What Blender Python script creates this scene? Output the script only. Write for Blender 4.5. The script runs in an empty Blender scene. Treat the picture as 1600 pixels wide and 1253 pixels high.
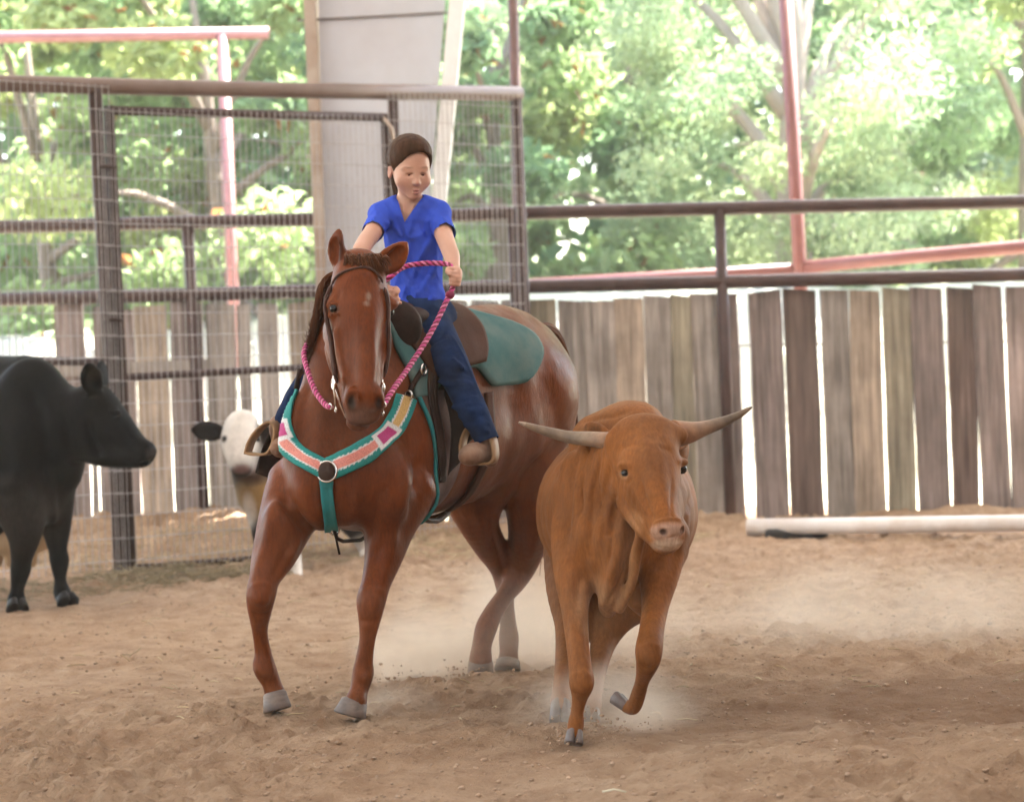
import bpy, math, random
import numpy as np
from mathutils import Matrix, Vector
random.seed(7); RNG = np.random.default_rng(11)
SC = bpy.context.scene
C = SC.collection

# ---------------------------------------------------------------- camera
F_PX, CX, CY = 3600.0, 800.0, 626.5              # focal length and centre in pixels of the 1600 x 1253 photograph
CAM_H = 1.28
PITCH, ROLL = math.radians(-0.79), math.radians(2.0)
cam_d = bpy.data.cameras.new('camera'); cam = bpy.data.objects.new('camera', cam_d); C.objects.link(cam)
cam_d.sensor_width = 36.0; cam_d.lens = 36.0 * F_PX / 1600.0
CAM_R = Matrix.Rotation(math.radians(90) + PITCH, 3, 'X') @ Matrix.Rotation(-ROLL, 3, 'Z')
cam.matrix_world = Matrix.Translation((0, 0, CAM_H)) @ CAM_R.to_4x4()
cam_d.clip_start = 0.5; cam_d.clip_end = 600
cam_d.dof.use_dof = True; cam_d.dof.focus_distance = 8.4; cam_d.dof.aperture_fstop = 2.9; cam_d.dof.aperture_blades = 9
SC.camera = cam

# ---------------------------------------------------------------- daylight
SUN_EL, SUN_AZ = math.radians(56), math.radians(48)    # azimuth from +Y (beyond the fence) towards +X
world = bpy.data.worlds.new('World'); SC.world = world; world.use_nodes = True
wn = world.node_tree.nodes; wl = world.node_tree.links
sky = wn.new('ShaderNodeTexSky'); sky.sky_type = 'NISHITA'; sky.sun_disc = False
sky.sun_elevation = SUN_EL; sky.sun_rotation = SUN_AZ
sky.air_density = 1.2; sky.dust_density = 2.5
bg = wn['Background']; bg.inputs['Strength'].default_value = 0.13
wl.new(sky.outputs[0], bg.inputs['Color'])
sun_d = bpy.data.lights.new('sun', 'SUN'); sun_d.energy = 4.0; sun_d.angle = math.radians(0.53); sun_d.color = (1.0, 0.955, 0.88)
sun = bpy.data.objects.new('sun', sun_d); C.objects.link(sun)
SUN_DIR = Vector((math.sin(SUN_AZ) * math.cos(SUN_EL), math.cos(SUN_AZ) * math.cos(SUN_EL), math.sin(SUN_EL)))
sun.rotation_euler = SUN_DIR.to_track_quat('Z', 'Y').to_euler(); sun.location = (6, 10, 30)
vs = SC.view_settings
vs.view_transform = 'Standard'; vs.look = 'None'; vs.gamma = 1.0; vs.use_curve_mapping = False
vs.exposure = 3.5
SC.cycles.use_denoising = True
SC.cycles.max_bounces = 10; SC.cycles.diffuse_bounces = 5; SC.cycles.transparent_max_bounces = 16; SC.cycles.volume_bounces = 4
SC.cycles.sample_clamp_indirect = 8.0

# ---------------------------------------------------------------- geometry helpers
def ray(px, py):
    return CAM_R @ Vector(((px - CX) / F_PX, -(py - CY) / F_PX, -1.0))
def P(px, py, d):
    """World point seen at pixel (px, py), d metres along the view axis."""
    return Vector((0, 0, CAM_H)) + ray(px, py) * d
def onground(px, py, z=0.0):
    r = ray(px, py); return Vector((0, 0, CAM_H)) + r * ((z - CAM_H) / r.z)
def onplane(px, py, o, n):
    r = ray(px, py); c = Vector((0, 0, CAM_H)); return c + r * ((o - c).dot(n) / r.dot(n))
def V(*a): return Vector(a)

def new_mesh(name, verts, faces, mat, cols=None, smooth=True, uvs=None):
    me = bpy.data.meshes.new(name)
    if isinstance(faces, np.ndarray):
        verts = np.asarray(verts, np.float32); n = faces.shape[1]
        me.vertices.add(len(verts)); me.vertices.foreach_set('co', verts.ravel())
        me.loops.add(faces.size); me.loops.foreach_set('vertex_index', faces.astype(np.int32).ravel())
        me.polygons.add(len(faces))
        me.polygons.foreach_set('loop_start', np.arange(0, faces.size, n, dtype=np.int32))
        me.update(calc_edges=True); me.validate()
    else:
        me.from_pydata([tuple(v) for v in verts], [], faces); me.update()
    me.polygons.foreach_set('use_smooth', np.full(len(me.polygons), smooth))
    if cols is not None:
        a = me.color_attributes.new('col', 'FLOAT_COLOR', 'POINT')
        c = np.ones((len(me.vertices), 4), np.float32); c[:, :3] = np.asarray(cols, np.float32)[:, :3]
        a.data.foreach_set('color', c.ravel())
    if mat is not None: me.materials.append(mat)
    return me

def place(name, me, parent=None):
    o = bpy.data.objects.new(name, me); C.objects.link(o)
    if parent is not None:
        o.parent = parent
        m = Matrix.Identity(4); p = parent
        while p is not None:
            m = Matrix.Translation(-p.location) @ m if p.type == 'EMPTY' else m
            p = p.parent
        o.matrix_parent_inverse = m
    return o
def thing(name, label, cat, loc, group=None):
    o = bpy.data.objects.new(name, None); C.objects.link(o); o.location = loc
    o.empty_display_size = 0.1
    o['label'] = label; o['category'] = cat
    if group: o['group'] = group
    return o
def tag(o, label, cat, group=None):
    o['label'] = label; o['category'] = cat
    if group: o['group'] = group
    return o
def kind(o, k): o['kind'] = k; return o

class MB:
    """Collects simple shapes; build() links them as one mesh object."""
    def __init__(s): s.v, s.f, s.c = [], [], []
    def add(s, vs_, fs, col=(1, 1, 1)):
        n = len(s.v); s.v += [tuple(v) for v in vs_]; s.f += [tuple(i + n for i in f) for f in fs]; s.c += [col] * len(vs_)
    def box(s, c, half, ax=None, col=(1, 1, 1), bev=0.0):
        c = Vector(c); ax = ax or (V(1, 0, 0), V(0, 1, 0), V(0, 0, 1)); hx, hy, hz = half
        if bev <= 0:
            vs_ = [c + ax[0] * (hx * i) + ax[1] * (hy * j) + ax[2] * (hz * k) for i in (-1, 1) for j in (-1, 1) for k in (-1, 1)]
            s.add(vs_, [(0, 1, 3, 2), (4, 6, 7, 5), (0, 4, 5, 1), (2, 3, 7, 6), (0, 2, 6, 4), (1, 5, 7, 3)], col)
        else:                                       # octagonal bevelled prism along ax[2]
            ring = [(hx - bev, -hy), (hx, -hy + bev), (hx, hy - bev), (hx - bev, hy), (-hx + bev, hy), (-hx, hy - bev), (-hx, -hy + bev), (-hx + bev, -hy)]
            vs_ = []
            for kz, sh in ((-hz, bev), (-hz + bev, 0), (hz - bev, 0), (hz, bev)):
                for x, y in ring:
                    x2 = x - math.copysign(min(sh, abs(x)), x); y2 = y - math.copysign(min(sh, abs(y)), y)
                    vs_.append(c + ax[0] * x2 + ax[1] * y2 + ax[2] * kz)
            fs = [tuple(range(7, -1, -1)), tuple(range(24, 32))]
            for r in range(3):
                for i in range(8): fs.append((r * 8 + i, r * 8 + (i + 1) % 8, r * 8 + 8 + (i + 1) % 8, r * 8 + 8 + i))
            s.add(vs_, fs, col)
    def tube(s, pts, r, n=10, col=(1, 1, 1), cap=True, flat=None):
        """Tube through pts; r one radius or a list; flat=(normal, ratio) squeezes the section."""
        pts = [Vector(p) for p in pts]; rs = r if hasattr(r, '__len__') else [r] * len(pts)
        vs_, fs = [], []; up = None
        for i, p in enumerate(pts):
            t = (pts[min(i + 1, len(pts) - 1)] - pts[max(i - 1, 0)])
            t = t.normalized() if t.length > 1e-9 else V(0, 0, 1)
            if up is None:
                up = Vector(flat[0]) if flat else (V(0, 0, 1) if abs(t.z) < 0.9 else V(1, 0, 0))
            if flat and not callable(flat[0]): up = Vector(flat[0])
            a = t.cross(up)
            a = a.normalized() if a.length > 1e-6 else t.orthogonal().normalized()
            b = a.cross(t).normalized(); up = b
            q = flat[1] if flat else 1.0
            for k in range(n):
                an = 2 * math.pi * k / n
                vs_.append(p + a * (math.cos(an) * rs[i]) + b * (math.sin(an) * rs[i] * q))
        for i in range(len(pts) - 1):
            for k in range(n): fs.append((i * n + k, i * n + (k + 1) % n, i * n + n + (k + 1) % n, i * n + n + k))
        if cap: fs += [tuple(range(n - 1, -1, -1)), tuple(range((len(pts) - 1) * n, len(pts) * n))]
        s.add(vs_, fs, col)
    def ball(s, c, rad, ax=None, nu=14, nv=9, col=(1, 1, 1)):
        ax = ax or (V(1, 0, 0), V(0, 1, 0), V(0, 0, 1)); rad = rad if hasattr(rad, '__len__') else (rad,) * 3
        c = Vector(c); vs_ = []
        for j in range(nv + 1):
            th = math.pi * j / nv
            for i in range(nu):
                ph = 2 * math.pi * i / nu
                vs_.append(c + ax[0] * (rad[0] * math.sin(th) * math.cos(ph)) + ax[1] * (rad[1] * math.sin(th) * math.sin(ph)) + ax[2] * (rad[2] * math.cos(th)))
        fs = [(j * nu + i, j * nu + nu + i, j * nu + nu + (i + 1) % nu, j * nu + (i + 1) % nu) for j in range(nv) for i in range(nu)]
        s.add(vs_, fs, col)
    def torus(s, c, R, r, a, b, n=20, m=8, col=(1, 1, 1)):
        pts = [Vector(c) + a * (R * math.cos(2 * math.pi * i / n)) + b * (R * math.sin(2 * math.pi * i / n)) for i in range(n)]
        nrm = a.cross(b).normalized(); vs_, fs = [], []
        for i in range(n):
            rad = (pts[i] - Vector(c)).normalized()
            for k in range(m):
                an = 2 * math.pi * k / m; vs_.append(pts[i] + rad * (r * math.cos(an)) + nrm * (r * math.sin(an)))
        for i in range(n):
            for k in range(m): fs.append((i * m + k, ((i + 1) % n) * m + k, ((i + 1) % n) * m + (k + 1) % m, i * m + (k + 1) % m))
        s.add(vs_, fs, col)
    def build(s, name, mat, parent=None, smooth=True):
        return place(name, new_mesh(name, s.v, s.f, mat, s.c, smooth), parent)

def spline(pts, n=8):
    """Catmull-Rom through rows of any width."""
    p = np.array([list(q) for q in pts], float); q = np.vstack([2 * p[0] - p[1], p, 2 * p[-1] - p[-2]]); out = []
    for i in range(1, len(q) - 2):
        for t in np.linspace(0, 1, n, endpoint=False):
            a, b, c, d = q[i - 1], q[i], q[i + 1], q[i + 2]
            out.append(0.5 * (2 * b + (c - a) * t + (2 * a - 5 * b + 4 * c - d) * t * t + (3 * b - a - 3 * c + d) * t ** 3))
    out.append(p[-1]); return np.array(out)

# ---------------------------------------------------------------- blended-volume bodies (one continuous skin)
def chain(pts, k=0.03, flat=None, n=4):
    """pts: (px, py, depth, radius in metres)"""
    w = [list(P(a, b, d)) + [r] for a, b, d, r in pts]
    return ('c', spline(w, n) if len(w) > 2 else np.array(w), k, flat)
def wchain(pts, k=0.03, flat=None, n=4):
    w = np.array([list(p) + [r] for p, r in pts], float)
    return ('c', spline(w, n) if len(w) > 2 else w, k, flat)
def ell(c, rad, ax=None, k=0.03, cut=False):
    ax = [Vector(a).normalized() for a in (ax or (V(1, 0, 0), V(0, 1, 0), V(0, 0, 1)))]
    ax[1] = (ax[1] - ax[0] * ax[1].dot(ax[0])).normalized(); q = ax[0].cross(ax[1]); ax[2] = q if q.dot(ax[2]) >= 0 else -q
    return ('x' if cut else 'e', np.array([list(Vector(c))] + [list(Vector(a).normalized()) for a in ax] + [list(rad)]), k, None)

def sdf_mesh(prims, h):
    lo = np.full(3, 1e9); hi = -lo
    for kd, a, k, fl in prims:
        if kd == 'c': l, u = (a[:, :3] - a[:, 3:]).min(0), (a[:, :3] + a[:, 3:]).max(0)
        elif kd == 'e': l, u = a[0] - a[4].max(), a[0] + a[4].max()
        else: continue
        lo = np.minimum(lo, l); hi = np.maximum(hi, u)
    lo -= 4 * h + 0.02; hi += 4 * h + 0.02
    dim = np.ceil((hi - lo) / h).astype(int) + 1
    D = np.full(dim, 0.5, np.float32)
    ax = [(lo[i] + h * np.arange(dim[i])).astype(np.float32) for i in range(3)]
    for kd, a, k, fl in prims:
        if kd == 'c': l, u = (a[:, :3] - a[:, 3:]).min(0), (a[:, :3] + a[:, 3:]).max(0)
        else: l, u = a[0] - a[4].max(), a[0] + a[4].max()
        m = k + 2 * h
        i0 = np.clip(np.floor((l - m - lo) / h).astype(int), 0, dim - 1); i1 = np.clip(np.ceil((u + m - lo) / h).astype(int) + 1, 1, dim)
        if (i1 <= i0).any(): continue
        sl = tuple(slice(p, q) for p, q in zip(i0, i1))
        X = ax[0][sl[0]][:, None, None]; Y = ax[1][sl[1]][None, :, None]; Z = ax[2][sl[2]][None, None, :]
        if kd == 'c':
            B = np.full([q - p for p, q in zip(i0, i1)], 0.5, np.float32)
            for p, q in zip(a[:-1], a[1:]):
                # each segment only touches its own box
                r_ = max(p[3], q[3]) + m
                j0 = np.clip(np.floor((np.minimum(p, q)[:3] - r_ - lo) / h).astype(int), i0, i1 - 1) - i0
                j1 = np.clip(np.ceil((np.maximum(p, q)[:3] + r_ - lo) / h).astype(int) + 1, i0 + 1, i1) - i0
                s2 = tuple(slice(x, y) for x, y in zip(j0, j1))
                x = X[s2[0]] - np.float32(p[0]); y = Y[:, s2[1]] - np.float32(p[1]); z = Z[:, :, s2[2]] - np.float32(p[2])
                d = (q[:3] - p[:3]).astype(np.float32); L = float(d @ d) + 1e-12
                t = np.clip((x * d[0] + y * d[1] + z * d[2]) / np.float32(L), 0, 1)
                ox, oy, oz = x - t * d[0], y - t * d[1], z - t * d[2]
                if fl:
                    nv, s = fl; nv = np.array(Vector(nv).normalized(), np.float32)
                    c = (ox * nv[0] + oy * nv[1] + oz * nv[2]) * np.float32(1 / s - 1)
                    ox, oy, oz = ox + c * nv[0], oy + c * nv[1], oz + c * nv[2]
                dd = (np.sqrt(ox * ox + oy * oy + oz * oz) - (np.float32(p[3]) + t * np.float32(q[3] - p[3])))
                if fl and fl[1] < 1: dd = dd * np.float32((1 + fl[1]) / 2)
                B[s2] = np.minimum(B[s2], dd)
        else:
            x, y, z = X - np.float32(a[0][0]), Y - np.float32(a[0][1]), Z - np.float32(a[0][2])
            u_ = [(x * np.float32(e[0]) + y * np.float32(e[1]) + z * np.float32(e[2])) for e in a[1:4]]
            k0 = np.sqrt(sum((q / np.float32(r)) ** 2 for q, r in zip(u_, a[4])))
            k1 = np.sqrt(sum((q / np.float32(r * r)) ** 2 for q, r in zip(u_, a[4]))) + 1e-6
            B = k0 * (k0 - 1) / k1
        A = D[sl]
        if kd == 'x':
            B = -B; hh = np.clip(0.5 - 0.5 * (A - B) / k, 0, 1) if k > 0 else (B > A).astype(np.float32)
            D[sl] = A * (1 - hh) + B * hh + k * hh * (1 - hh)
        else:
            hh = np.clip(0.5 + 0.5 * (A - B) / max(k, 1e-5), 0, 1)
            D[sl] = A * (1 - hh) + B * hh - k * hh * (1 - hh)
    return surface_nets(D, lo, h)

def surface_nets(D, lo, h):
    s = D < 0
    cnt = np.zeros(np.array(D.shape) - 1, np.int8)
    for i in (0, 1):
        for j in (0, 1):
            for k in (0, 1): cnt += s[i:i + cnt.shape[0], j:j + cnt.shape[1], k:k + cnt.shape[2]]
    act = (cnt > 0) & (cnt < 8); idx = np.argwhere(act)
    vid = np.full(act.shape, -1, np.int32); vid[act] = np.arange(len(idx))
    cor = np.array([(i, j, k) for i in (0, 1) for j in (0, 1) for k in (0, 1)])
    val = np.stack([D[tuple((idx + c).T)] for c in cor], 1)
    pos = np.zeros((len(idx), 3)); num = np.zeros(len(idx))
    for a in range(8):
        for b in range(a + 1, 8):
            if np.abs(cor[a] - cor[b]).sum() != 1: continue
            cr = (val[:, a] < 0) != (val[:, b] < 0)
            t = np.where(cr, val[:, a] / np.where(cr, val[:, a] - val[:, b], 1), 0)
            pos += np.where(cr[:, None], cor[a] + t[:, None] * (cor[b] - cor[a]), 0); num += cr
    verts = lo + h * (idx + pos / num[:, None])
    faces = []
    for axis in range(3):
        a = np.take(s, range(0, s.shape[axis] - 1), axis); b = np.take(s, range(1, s.shape[axis]), axis)
        e = np.argwhere(a != b); o1, o2 = [(1, 2), (2, 0), (0, 1)][axis]
        e = e[(e[:, o1] > 0) & (e[:, o2] > 0) & (e[:, o1] < s.shape[o1] - 1) & (e[:, o2] < s.shape[o2] - 1)]
        inside = a[tuple(e.T)]; u = np.zeros(3, int); u[o1] = 1; w = np.zeros(3, int); w[o2] = 1
        q = np.stack([vid[tuple((e - u - w).T)], vid[tuple((e - w).T)], vid[tuple(e.T)], vid[tuple((e - u).T)]], 1)
        q[~inside] = q[~inside][:, ::-1]; faces.append(q)
    faces = np.vstack(faces)
    # relax the skin a little
    E = np.vstack([faces[:, [0, 1]], faces[:, [1, 2]], faces[:, [2, 3]], faces[:, [3, 0]]])
    for lam in (0.5, -0.52, 0.5, -0.52, 0.5):
        acc = np.zeros_like(verts); n = np.zeros(len(verts))
        for c in range(3): acc[:, c] = np.bincount(E[:, 0], verts[E[:, 1], c], len(verts)) + np.bincount(E[:, 1], verts[E[:, 0], c], len(verts))
        n = np.bincount(E[:, 0], minlength=len(verts)) + np.bincount(E[:, 1], minlength=len(verts))
        verts = verts + lam * (acc / np.maximum(n, 1)[:, None] - verts)
    return verts, faces

def fbm(x, y, z=None, oct_=4, seed=0, gain=0.5):
    """Cheap smooth value noise for numpy arrays, about -1..1."""
    r = np.random.default_rng(seed); T = r.random((64, 64)) * 2 - 1; T3 = r.random((32, 32, 32)) * 2 - 1
    out = 0; amp = 1; f = 1.0
    for o in range(oct_):
        a, b = x * f + 17.3 * o, y * f + 9.1 * o
        i, j = np.floor(a).astype(int), np.floor(b).astype(int); u, v = a - i, b - j
        u = u * u * (3 - 2 * u); v = v * v * (3 - 2 * v)
        if z is None:
            g = lambda p, q: T[p % 64, q % 64]
            n = (g(i, j) * (1 - u) + g(i + 1, j) * u) * (1 - v) + (g(i, j + 1) * (1 - u) + g(i + 1, j + 1) * u) * v
        else:
            c = z * f + 5.7 * o; k = np.floor(c).astype(int); w = c - k; w = w * w * (3 - 2 * w)
            g = lambda p, q, s: T3[p % 32, q % 32, s % 32]
            l0 = (g(i, j, k) * (1 - u) + g(i + 1, j, k) * u) * (1 - v) + (g(i, j + 1, k) * (1 - u) + g(i + 1, j + 1, k) * u) * v
            l1 = (g(i, j, k + 1) * (1 - u) + g(i + 1, j, k + 1) * u) * (1 - v) + (g(i, j + 1, k + 1) * (1 - u) + g(i + 1, j + 1, k + 1) * u) * v
            n = l0 * (1 - w) + l1 * w
        out = out + amp * n; amp *= gain; f *= 2.03
    return out

from mathutils.bvhtree import BVHTree
def bvh_of(v, f): return BVHTree.FromPolygons([tuple(p) for p in v], [tuple(int(i) for i in q) for q in f])
def sculpt(v, f, strokes):
    """Ridges and creases: each stroke (pixels, width, height in metres) follows the skin that the pixels fall on."""
    B = bvh_of(v, f); n = np.zeros_like(v); fn = np.cross(v[f[:, 2]] - v[f[:, 0]], v[f[:, 3]] - v[f[:, 1]])
    for k in range(4):
        for c in range(3): n[:, c] += np.bincount(f[:, k], fn[:, c], len(v))
    n /= np.linalg.norm(n, axis=1)[:, None] + 1e-12; o = V(0, 0, CAM_H); disp = np.zeros(len(v))
    for pts, w, h in strokes:
        q = spline(pts, 5) if len(pts) > 2 else np.array(pts, float); hit = []
        for a, b in q:
            r = B.ray_cast(o, ray(a, b).normalized(), 40)[0]
            if r is not None: hit.append(list(r))
        if len(hit) < 2: continue
        hit = np.array(hit); sel = np.where(((v > hit.min(0) - 3 * w) & (v < hit.max(0) + 3 * w)).all(1))[0]; p = v[sel]; best = np.full(len(sel), 9.0); tb = np.zeros(len(sel)); L = len(hit) - 1
        for i in range(L):
            a, d = hit[i], hit[i + 1] - hit[i]; ll = d @ d
            if ll < 1e-10 or ll > .04: continue
            t = np.clip((p - a) @ d / ll, 0, 1); e = np.linalg.norm(p - a - t[:, None] * d, axis=1); m = e < best; best[m] = e[m]; tb[m] = (i + t[m]) / L
        disp[sel] += h * np.exp(-(best / w) ** 2) * np.clip(np.minimum(tb, 1 - tb) * 5 + .15, 0, 1)
    return v + n * disp[:, None]
# ---------------------------------------------------------------- materials
def mat(name, base=(0.5, 0.5, 0.5), rough=0.6, var=0.0, scale=8.0, stretch=(1, 1, 1), bump=0.0, bscale=60.0, bstretch=None, metal=0.0,
        fur=0.0, spec=0.5, base2=None, attr=False, objcol=False, sheen=0.0, coat=0.0, translucent=0.0, rvar=0.0, dust=None):
    m = bpy.data.materials.new(name); m.use_nodes = True; nt = m.node_tree; N, L = nt.nodes, nt.links
    b = N['Principled BSDF']; b.inputs['Roughness'].default_value = rough; b.inputs['Metallic'].default_value = metal
    b.inputs['Specular IOR Level'].default_value = spec
    b.inputs['Sheen Weight'].default_value = sheen; b.inputs['Sheen Roughness'].default_value = 0.4
    b.inputs['Coat Weight'].default_value = coat; b.inputs['Coat Roughness'].default_value = 0.35
    tc = N.new('ShaderNodeTexCoord'); out = None
    def noise(sc, st, det=5.0, rgh=0.6):
        mp = N.new('ShaderNodeMapping'); mp.inputs['Scale'].default_value = [sc * q for q in st]; L.new(tc.outputs['Object'], mp.inputs['Vector'])
        n = N.new('ShaderNodeTexNoise'); n.inputs['Scale'].default_value = 1.0; n.inputs['Detail'].default_value = det; n.inputs['Roughness'].default_value = rgh
        L.new(mp.outputs[0], n.inputs['Vector']); return n.outputs['Fac']
    if attr:
        a = N.new('ShaderNodeAttribute'); a.attribute_name = 'col'; out = a.outputs['Color']
    elif objcol:
        a = N.new('ShaderNodeObjectInfo'); out = a.outputs['Color']
    else:
        a = N.new('ShaderNodeRGB'); a.outputs[0].default_value = (*base, 1); out = a.outputs[0]
    if var > 0:
        f = noise(scale, stretch)
        mr = N.new('ShaderNodeMapRange'); mr.inputs[1].default_value = 0.3; mr.inputs[2].default_value = 0.7; L.new(f, mr.inputs[0])
        mx = N.new('ShaderNodeMix'); mx.data_type = 'RGBA'; L.new(mr.outputs[0], mx.inputs['Factor'])
        if base2 is not None and not (attr or objcol):
            L.new(out, mx.inputs['A']); mx.inputs['B'].default_value = (*base2, 1)
        else:
            lo_ = N.new('ShaderNodeMix'); lo_.data_type = 'RGBA'; lo_.blend_type = 'MULTIPLY'; lo_.inputs['Factor'].default_value = 1
            L.new(out, lo_.inputs['A']); lo_.inputs['B'].default_value = (1 - var, 1 - var, 1 - var, 1)
            hi_ = N.new('ShaderNodeMix'); hi_.data_type = 'RGBA'; hi_.blend_type = 'MULTIPLY'; hi_.inputs['Factor'].default_value = 1
            hi_.clamp_result = False
            L.new(out, hi_.inputs['A']); hi_.inputs['B'].default_value = (1 + var, 1 + var, 1 + var, 1)
            L.new(lo_.outputs['Result'], mx.inputs['A']); L.new(hi_.outputs['Result'], mx.inputs['B'])
        out = mx.outputs['Result']
    if fur > 0:                                       # lie of the short hair: fine streaks down the coat
        f = noise(95.0, (1, 1, .22), 3.0, .7); mr = N.new('ShaderNodeMapRange'); mr.inputs[1].default_value = .32; mr.inputs[2].default_value = .68; mr.inputs[3].default_value = 1 - fur; mr.inputs[4].default_value = 1 + fur; L.new(f, mr.inputs[0])
        cx = N.new('ShaderNodeCombineXYZ')
        for k in range(3): L.new(mr.outputs[0], cx.inputs[k])
        mx = N.new('ShaderNodeMix'); mx.data_type = 'RGBA'; mx.blend_type = 'MULTIPLY'; mx.inputs['Factor'].default_value = 1; L.new(out, mx.inputs['A']); L.new(cx.outputs[0], mx.inputs['B']); out = mx.outputs['Result']
    if dust is not None:                              # (colour, amount): uneven dust lying on it
        f = noise(dust[2] if len(dust) > 2 else 3.0, (1, 1, 1), 6.0)
        mr = N.new('ShaderNodeMapRange'); mr.inputs[1].default_value = 0.42; mr.inputs[2].default_value = 0.68; mr.inputs[4].default_value = dust[1]; L.new(f, mr.inputs[0])
        mx = N.new('ShaderNodeMix'); mx.data_type = 'RGBA'; L.new(mr.outputs[0], mx.inputs['Factor']); L.new(out, mx.inputs['A']); mx.inputs['B'].default_value = (*dust[0], 1)
        out = mx.outputs['Result']
    L.new(out, b.inputs['Base Color'])
    if rvar > 0:
        mr = N.new('ShaderNodeMapRange'); mr.inputs[1].default_value = 0.3; mr.inputs[2].default_value = 0.7
        mr.inputs[3].default_value = rough - rvar; mr.inputs[4].default_value = rough + rvar; L.new(noise(scale * 1.7, (1, 1, 1)), mr.inputs[0]); L.new(mr.outputs[0], b.inputs['Roughness'])
    if bump > 0:
        bp = N.new('ShaderNodeBump'); bp.inputs['Strength'].default_value = 1.0; bp.inputs['Distance'].default_value = bump
        L.new(noise(bscale, bstretch or stretch, 6.0, 0.65), bp.inputs['Height']); L.new(bp.outputs[0], b.inputs['Normal'])
    if translucent > 0:
        t = N.new('ShaderNodeBsdfTranslucent'); L.new(out, t.inputs['Color'])
        ms = N.new('ShaderNodeMixShader'); ms.inputs[0].default_value = translucent
        L.new(b.outputs[0], ms.inputs[1]); L.new(t.outputs[0], ms.inputs[2]); L.new(ms.outputs[0], N['Material Output'].inputs['Surface'])
    return m
# ================================================================ THE SETTING
def dirt_material():
    m = bpy.data.materials.new('arena_dirt'); m.use_nodes = True; N, L = m.node_tree.nodes, m.node_tree.links; b = N['Principled BSDF']
    b.inputs['Roughness'].default_value = .95; b.inputs['Specular IOR Level'].default_value = .12
    tc = N.new('ShaderNodeTexCoord')
    def noise(s, det, lo, hi, st=(1, 1, 1), rough=.6):
        mp = N.new('ShaderNodeMapping'); mp.inputs['Scale'].default_value = [s * q for q in st]; L.new(tc.outputs['Object'], mp.inputs[0])
        n = N.new('ShaderNodeTexNoise'); n.inputs['Scale'].default_value = 1; n.inputs['Detail'].default_value = det; n.inputs['Roughness'].default_value = rough; L.new(mp.outputs[0], n.inputs['Vector'])
        r = N.new('ShaderNodeMapRange'); r.inputs[1].default_value = lo; r.inputs[2].default_value = hi; L.new(n.outputs['Fac'], r.inputs[0]); return r.outputs[0], n.outputs['Fac']
    def mix(f, A, B):
        x = N.new('ShaderNodeMix'); x.data_type = 'RGBA'; L.new(f, x.inputs['Factor'])
        for s, q in (('A', A), ('B', B)):
            if isinstance(q, tuple): x.inputs[s].default_value = (*q, 1)
            else: L.new(q, x.inputs[s])
        return x.outputs['Result']
    c = mix(noise(1.1, 6, .35, .65)[0], (.43, .290, .190), (.48, .345, .238))
    c = mix(noise(5.5, 6, .42, .70)[0], c, (.31, .195, .122))
    f, raw = noise(52, 6, .55, .85, rough=.75); c = mix(f, c, (.56, .42, .31))
    f2, raw2 = noise(30, 5, .57, .74); c = mix(f2, c, (.235, .145, .09))
    # darker patch of ground with a ragged edge, in front on the right
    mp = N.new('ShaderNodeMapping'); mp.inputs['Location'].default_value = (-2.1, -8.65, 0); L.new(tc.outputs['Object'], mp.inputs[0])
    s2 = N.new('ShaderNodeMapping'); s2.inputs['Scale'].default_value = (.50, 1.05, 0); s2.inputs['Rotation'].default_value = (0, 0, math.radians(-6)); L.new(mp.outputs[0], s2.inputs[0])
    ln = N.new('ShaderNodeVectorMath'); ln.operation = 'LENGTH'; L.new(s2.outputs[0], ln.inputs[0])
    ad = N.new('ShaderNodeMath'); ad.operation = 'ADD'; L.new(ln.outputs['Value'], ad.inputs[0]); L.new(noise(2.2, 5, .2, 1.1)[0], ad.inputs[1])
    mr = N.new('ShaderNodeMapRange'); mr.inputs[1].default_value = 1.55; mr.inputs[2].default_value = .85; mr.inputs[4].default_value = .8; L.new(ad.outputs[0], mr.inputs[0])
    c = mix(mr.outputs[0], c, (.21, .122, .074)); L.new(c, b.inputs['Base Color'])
    mm = N.new('ShaderNodeMath'); mm.operation = 'MULTIPLY_ADD'; L.new(raw2, mm.inputs[0]); mm.inputs[1].default_value = .8; L.new(raw, mm.inputs[2])
    bp = N.new('ShaderNodeBump'); bp.inputs['Distance'].default_value = .026; L.new(mm.outputs[0], bp.inputs['Height']); L.new(bp.outputs[0], b.inputs['Normal'])
    return m
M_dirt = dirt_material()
M_out = mat('outer_ground', (0.46, 0.40, 0.32), 0.95, var=0.2, scale=0.5, base2=(0.38, 0.36, 0.25), bump=0.01, bscale=20.0, spec=0.1)
M_roof = mat('roof_sheet', (0.62, 0.60, 0.57), 0.6, var=0.06, scale=2.0, translucent=0.12)
M_rust = mat('rusty_pipe', (0.038, 0.020, 0.017), 0.55, spec=.25, var=0.35, scale=9.0, bump=0.002, bscale=50.0, base2=(0.062, 0.034, 0.028))
M_pipe = mat('brown_pipe', (0.046, 0.024, 0.022), 0.45, spec=.3, var=0.3, scale=5.0, base2=(0.078, 0.044, 0.040), bump=0.0015, bscale=40)
M_red = mat('red_pipe', (0.15, 0.045, 0.042), 0.5, var=0.25, scale=4.0, base2=(0.20, 0.072, 0.066))
M_faded = mat('faded_red_pipe', (0.27, 0.105, 0.10), 0.5, var=0.2, scale=4.0, base2=(0.32, 0.15, 0.14))
M_wire = mat('galvanised_wire', (0.44, 0.42, 0.42), 0.5, metal=0.0, var=0.25, scale=20)
M_wood = mat('weathered_board', objcol=True, rough=0.85, var=0.55, scale=9.0, stretch=(3.4, 3.4, 0.16), bump=0.006, bscale=40.0, bstretch=(3, 3, 0.1), spec=0.2, dust=((0.115, 0.095, 0.082), 0.45, 2.2))
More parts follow.
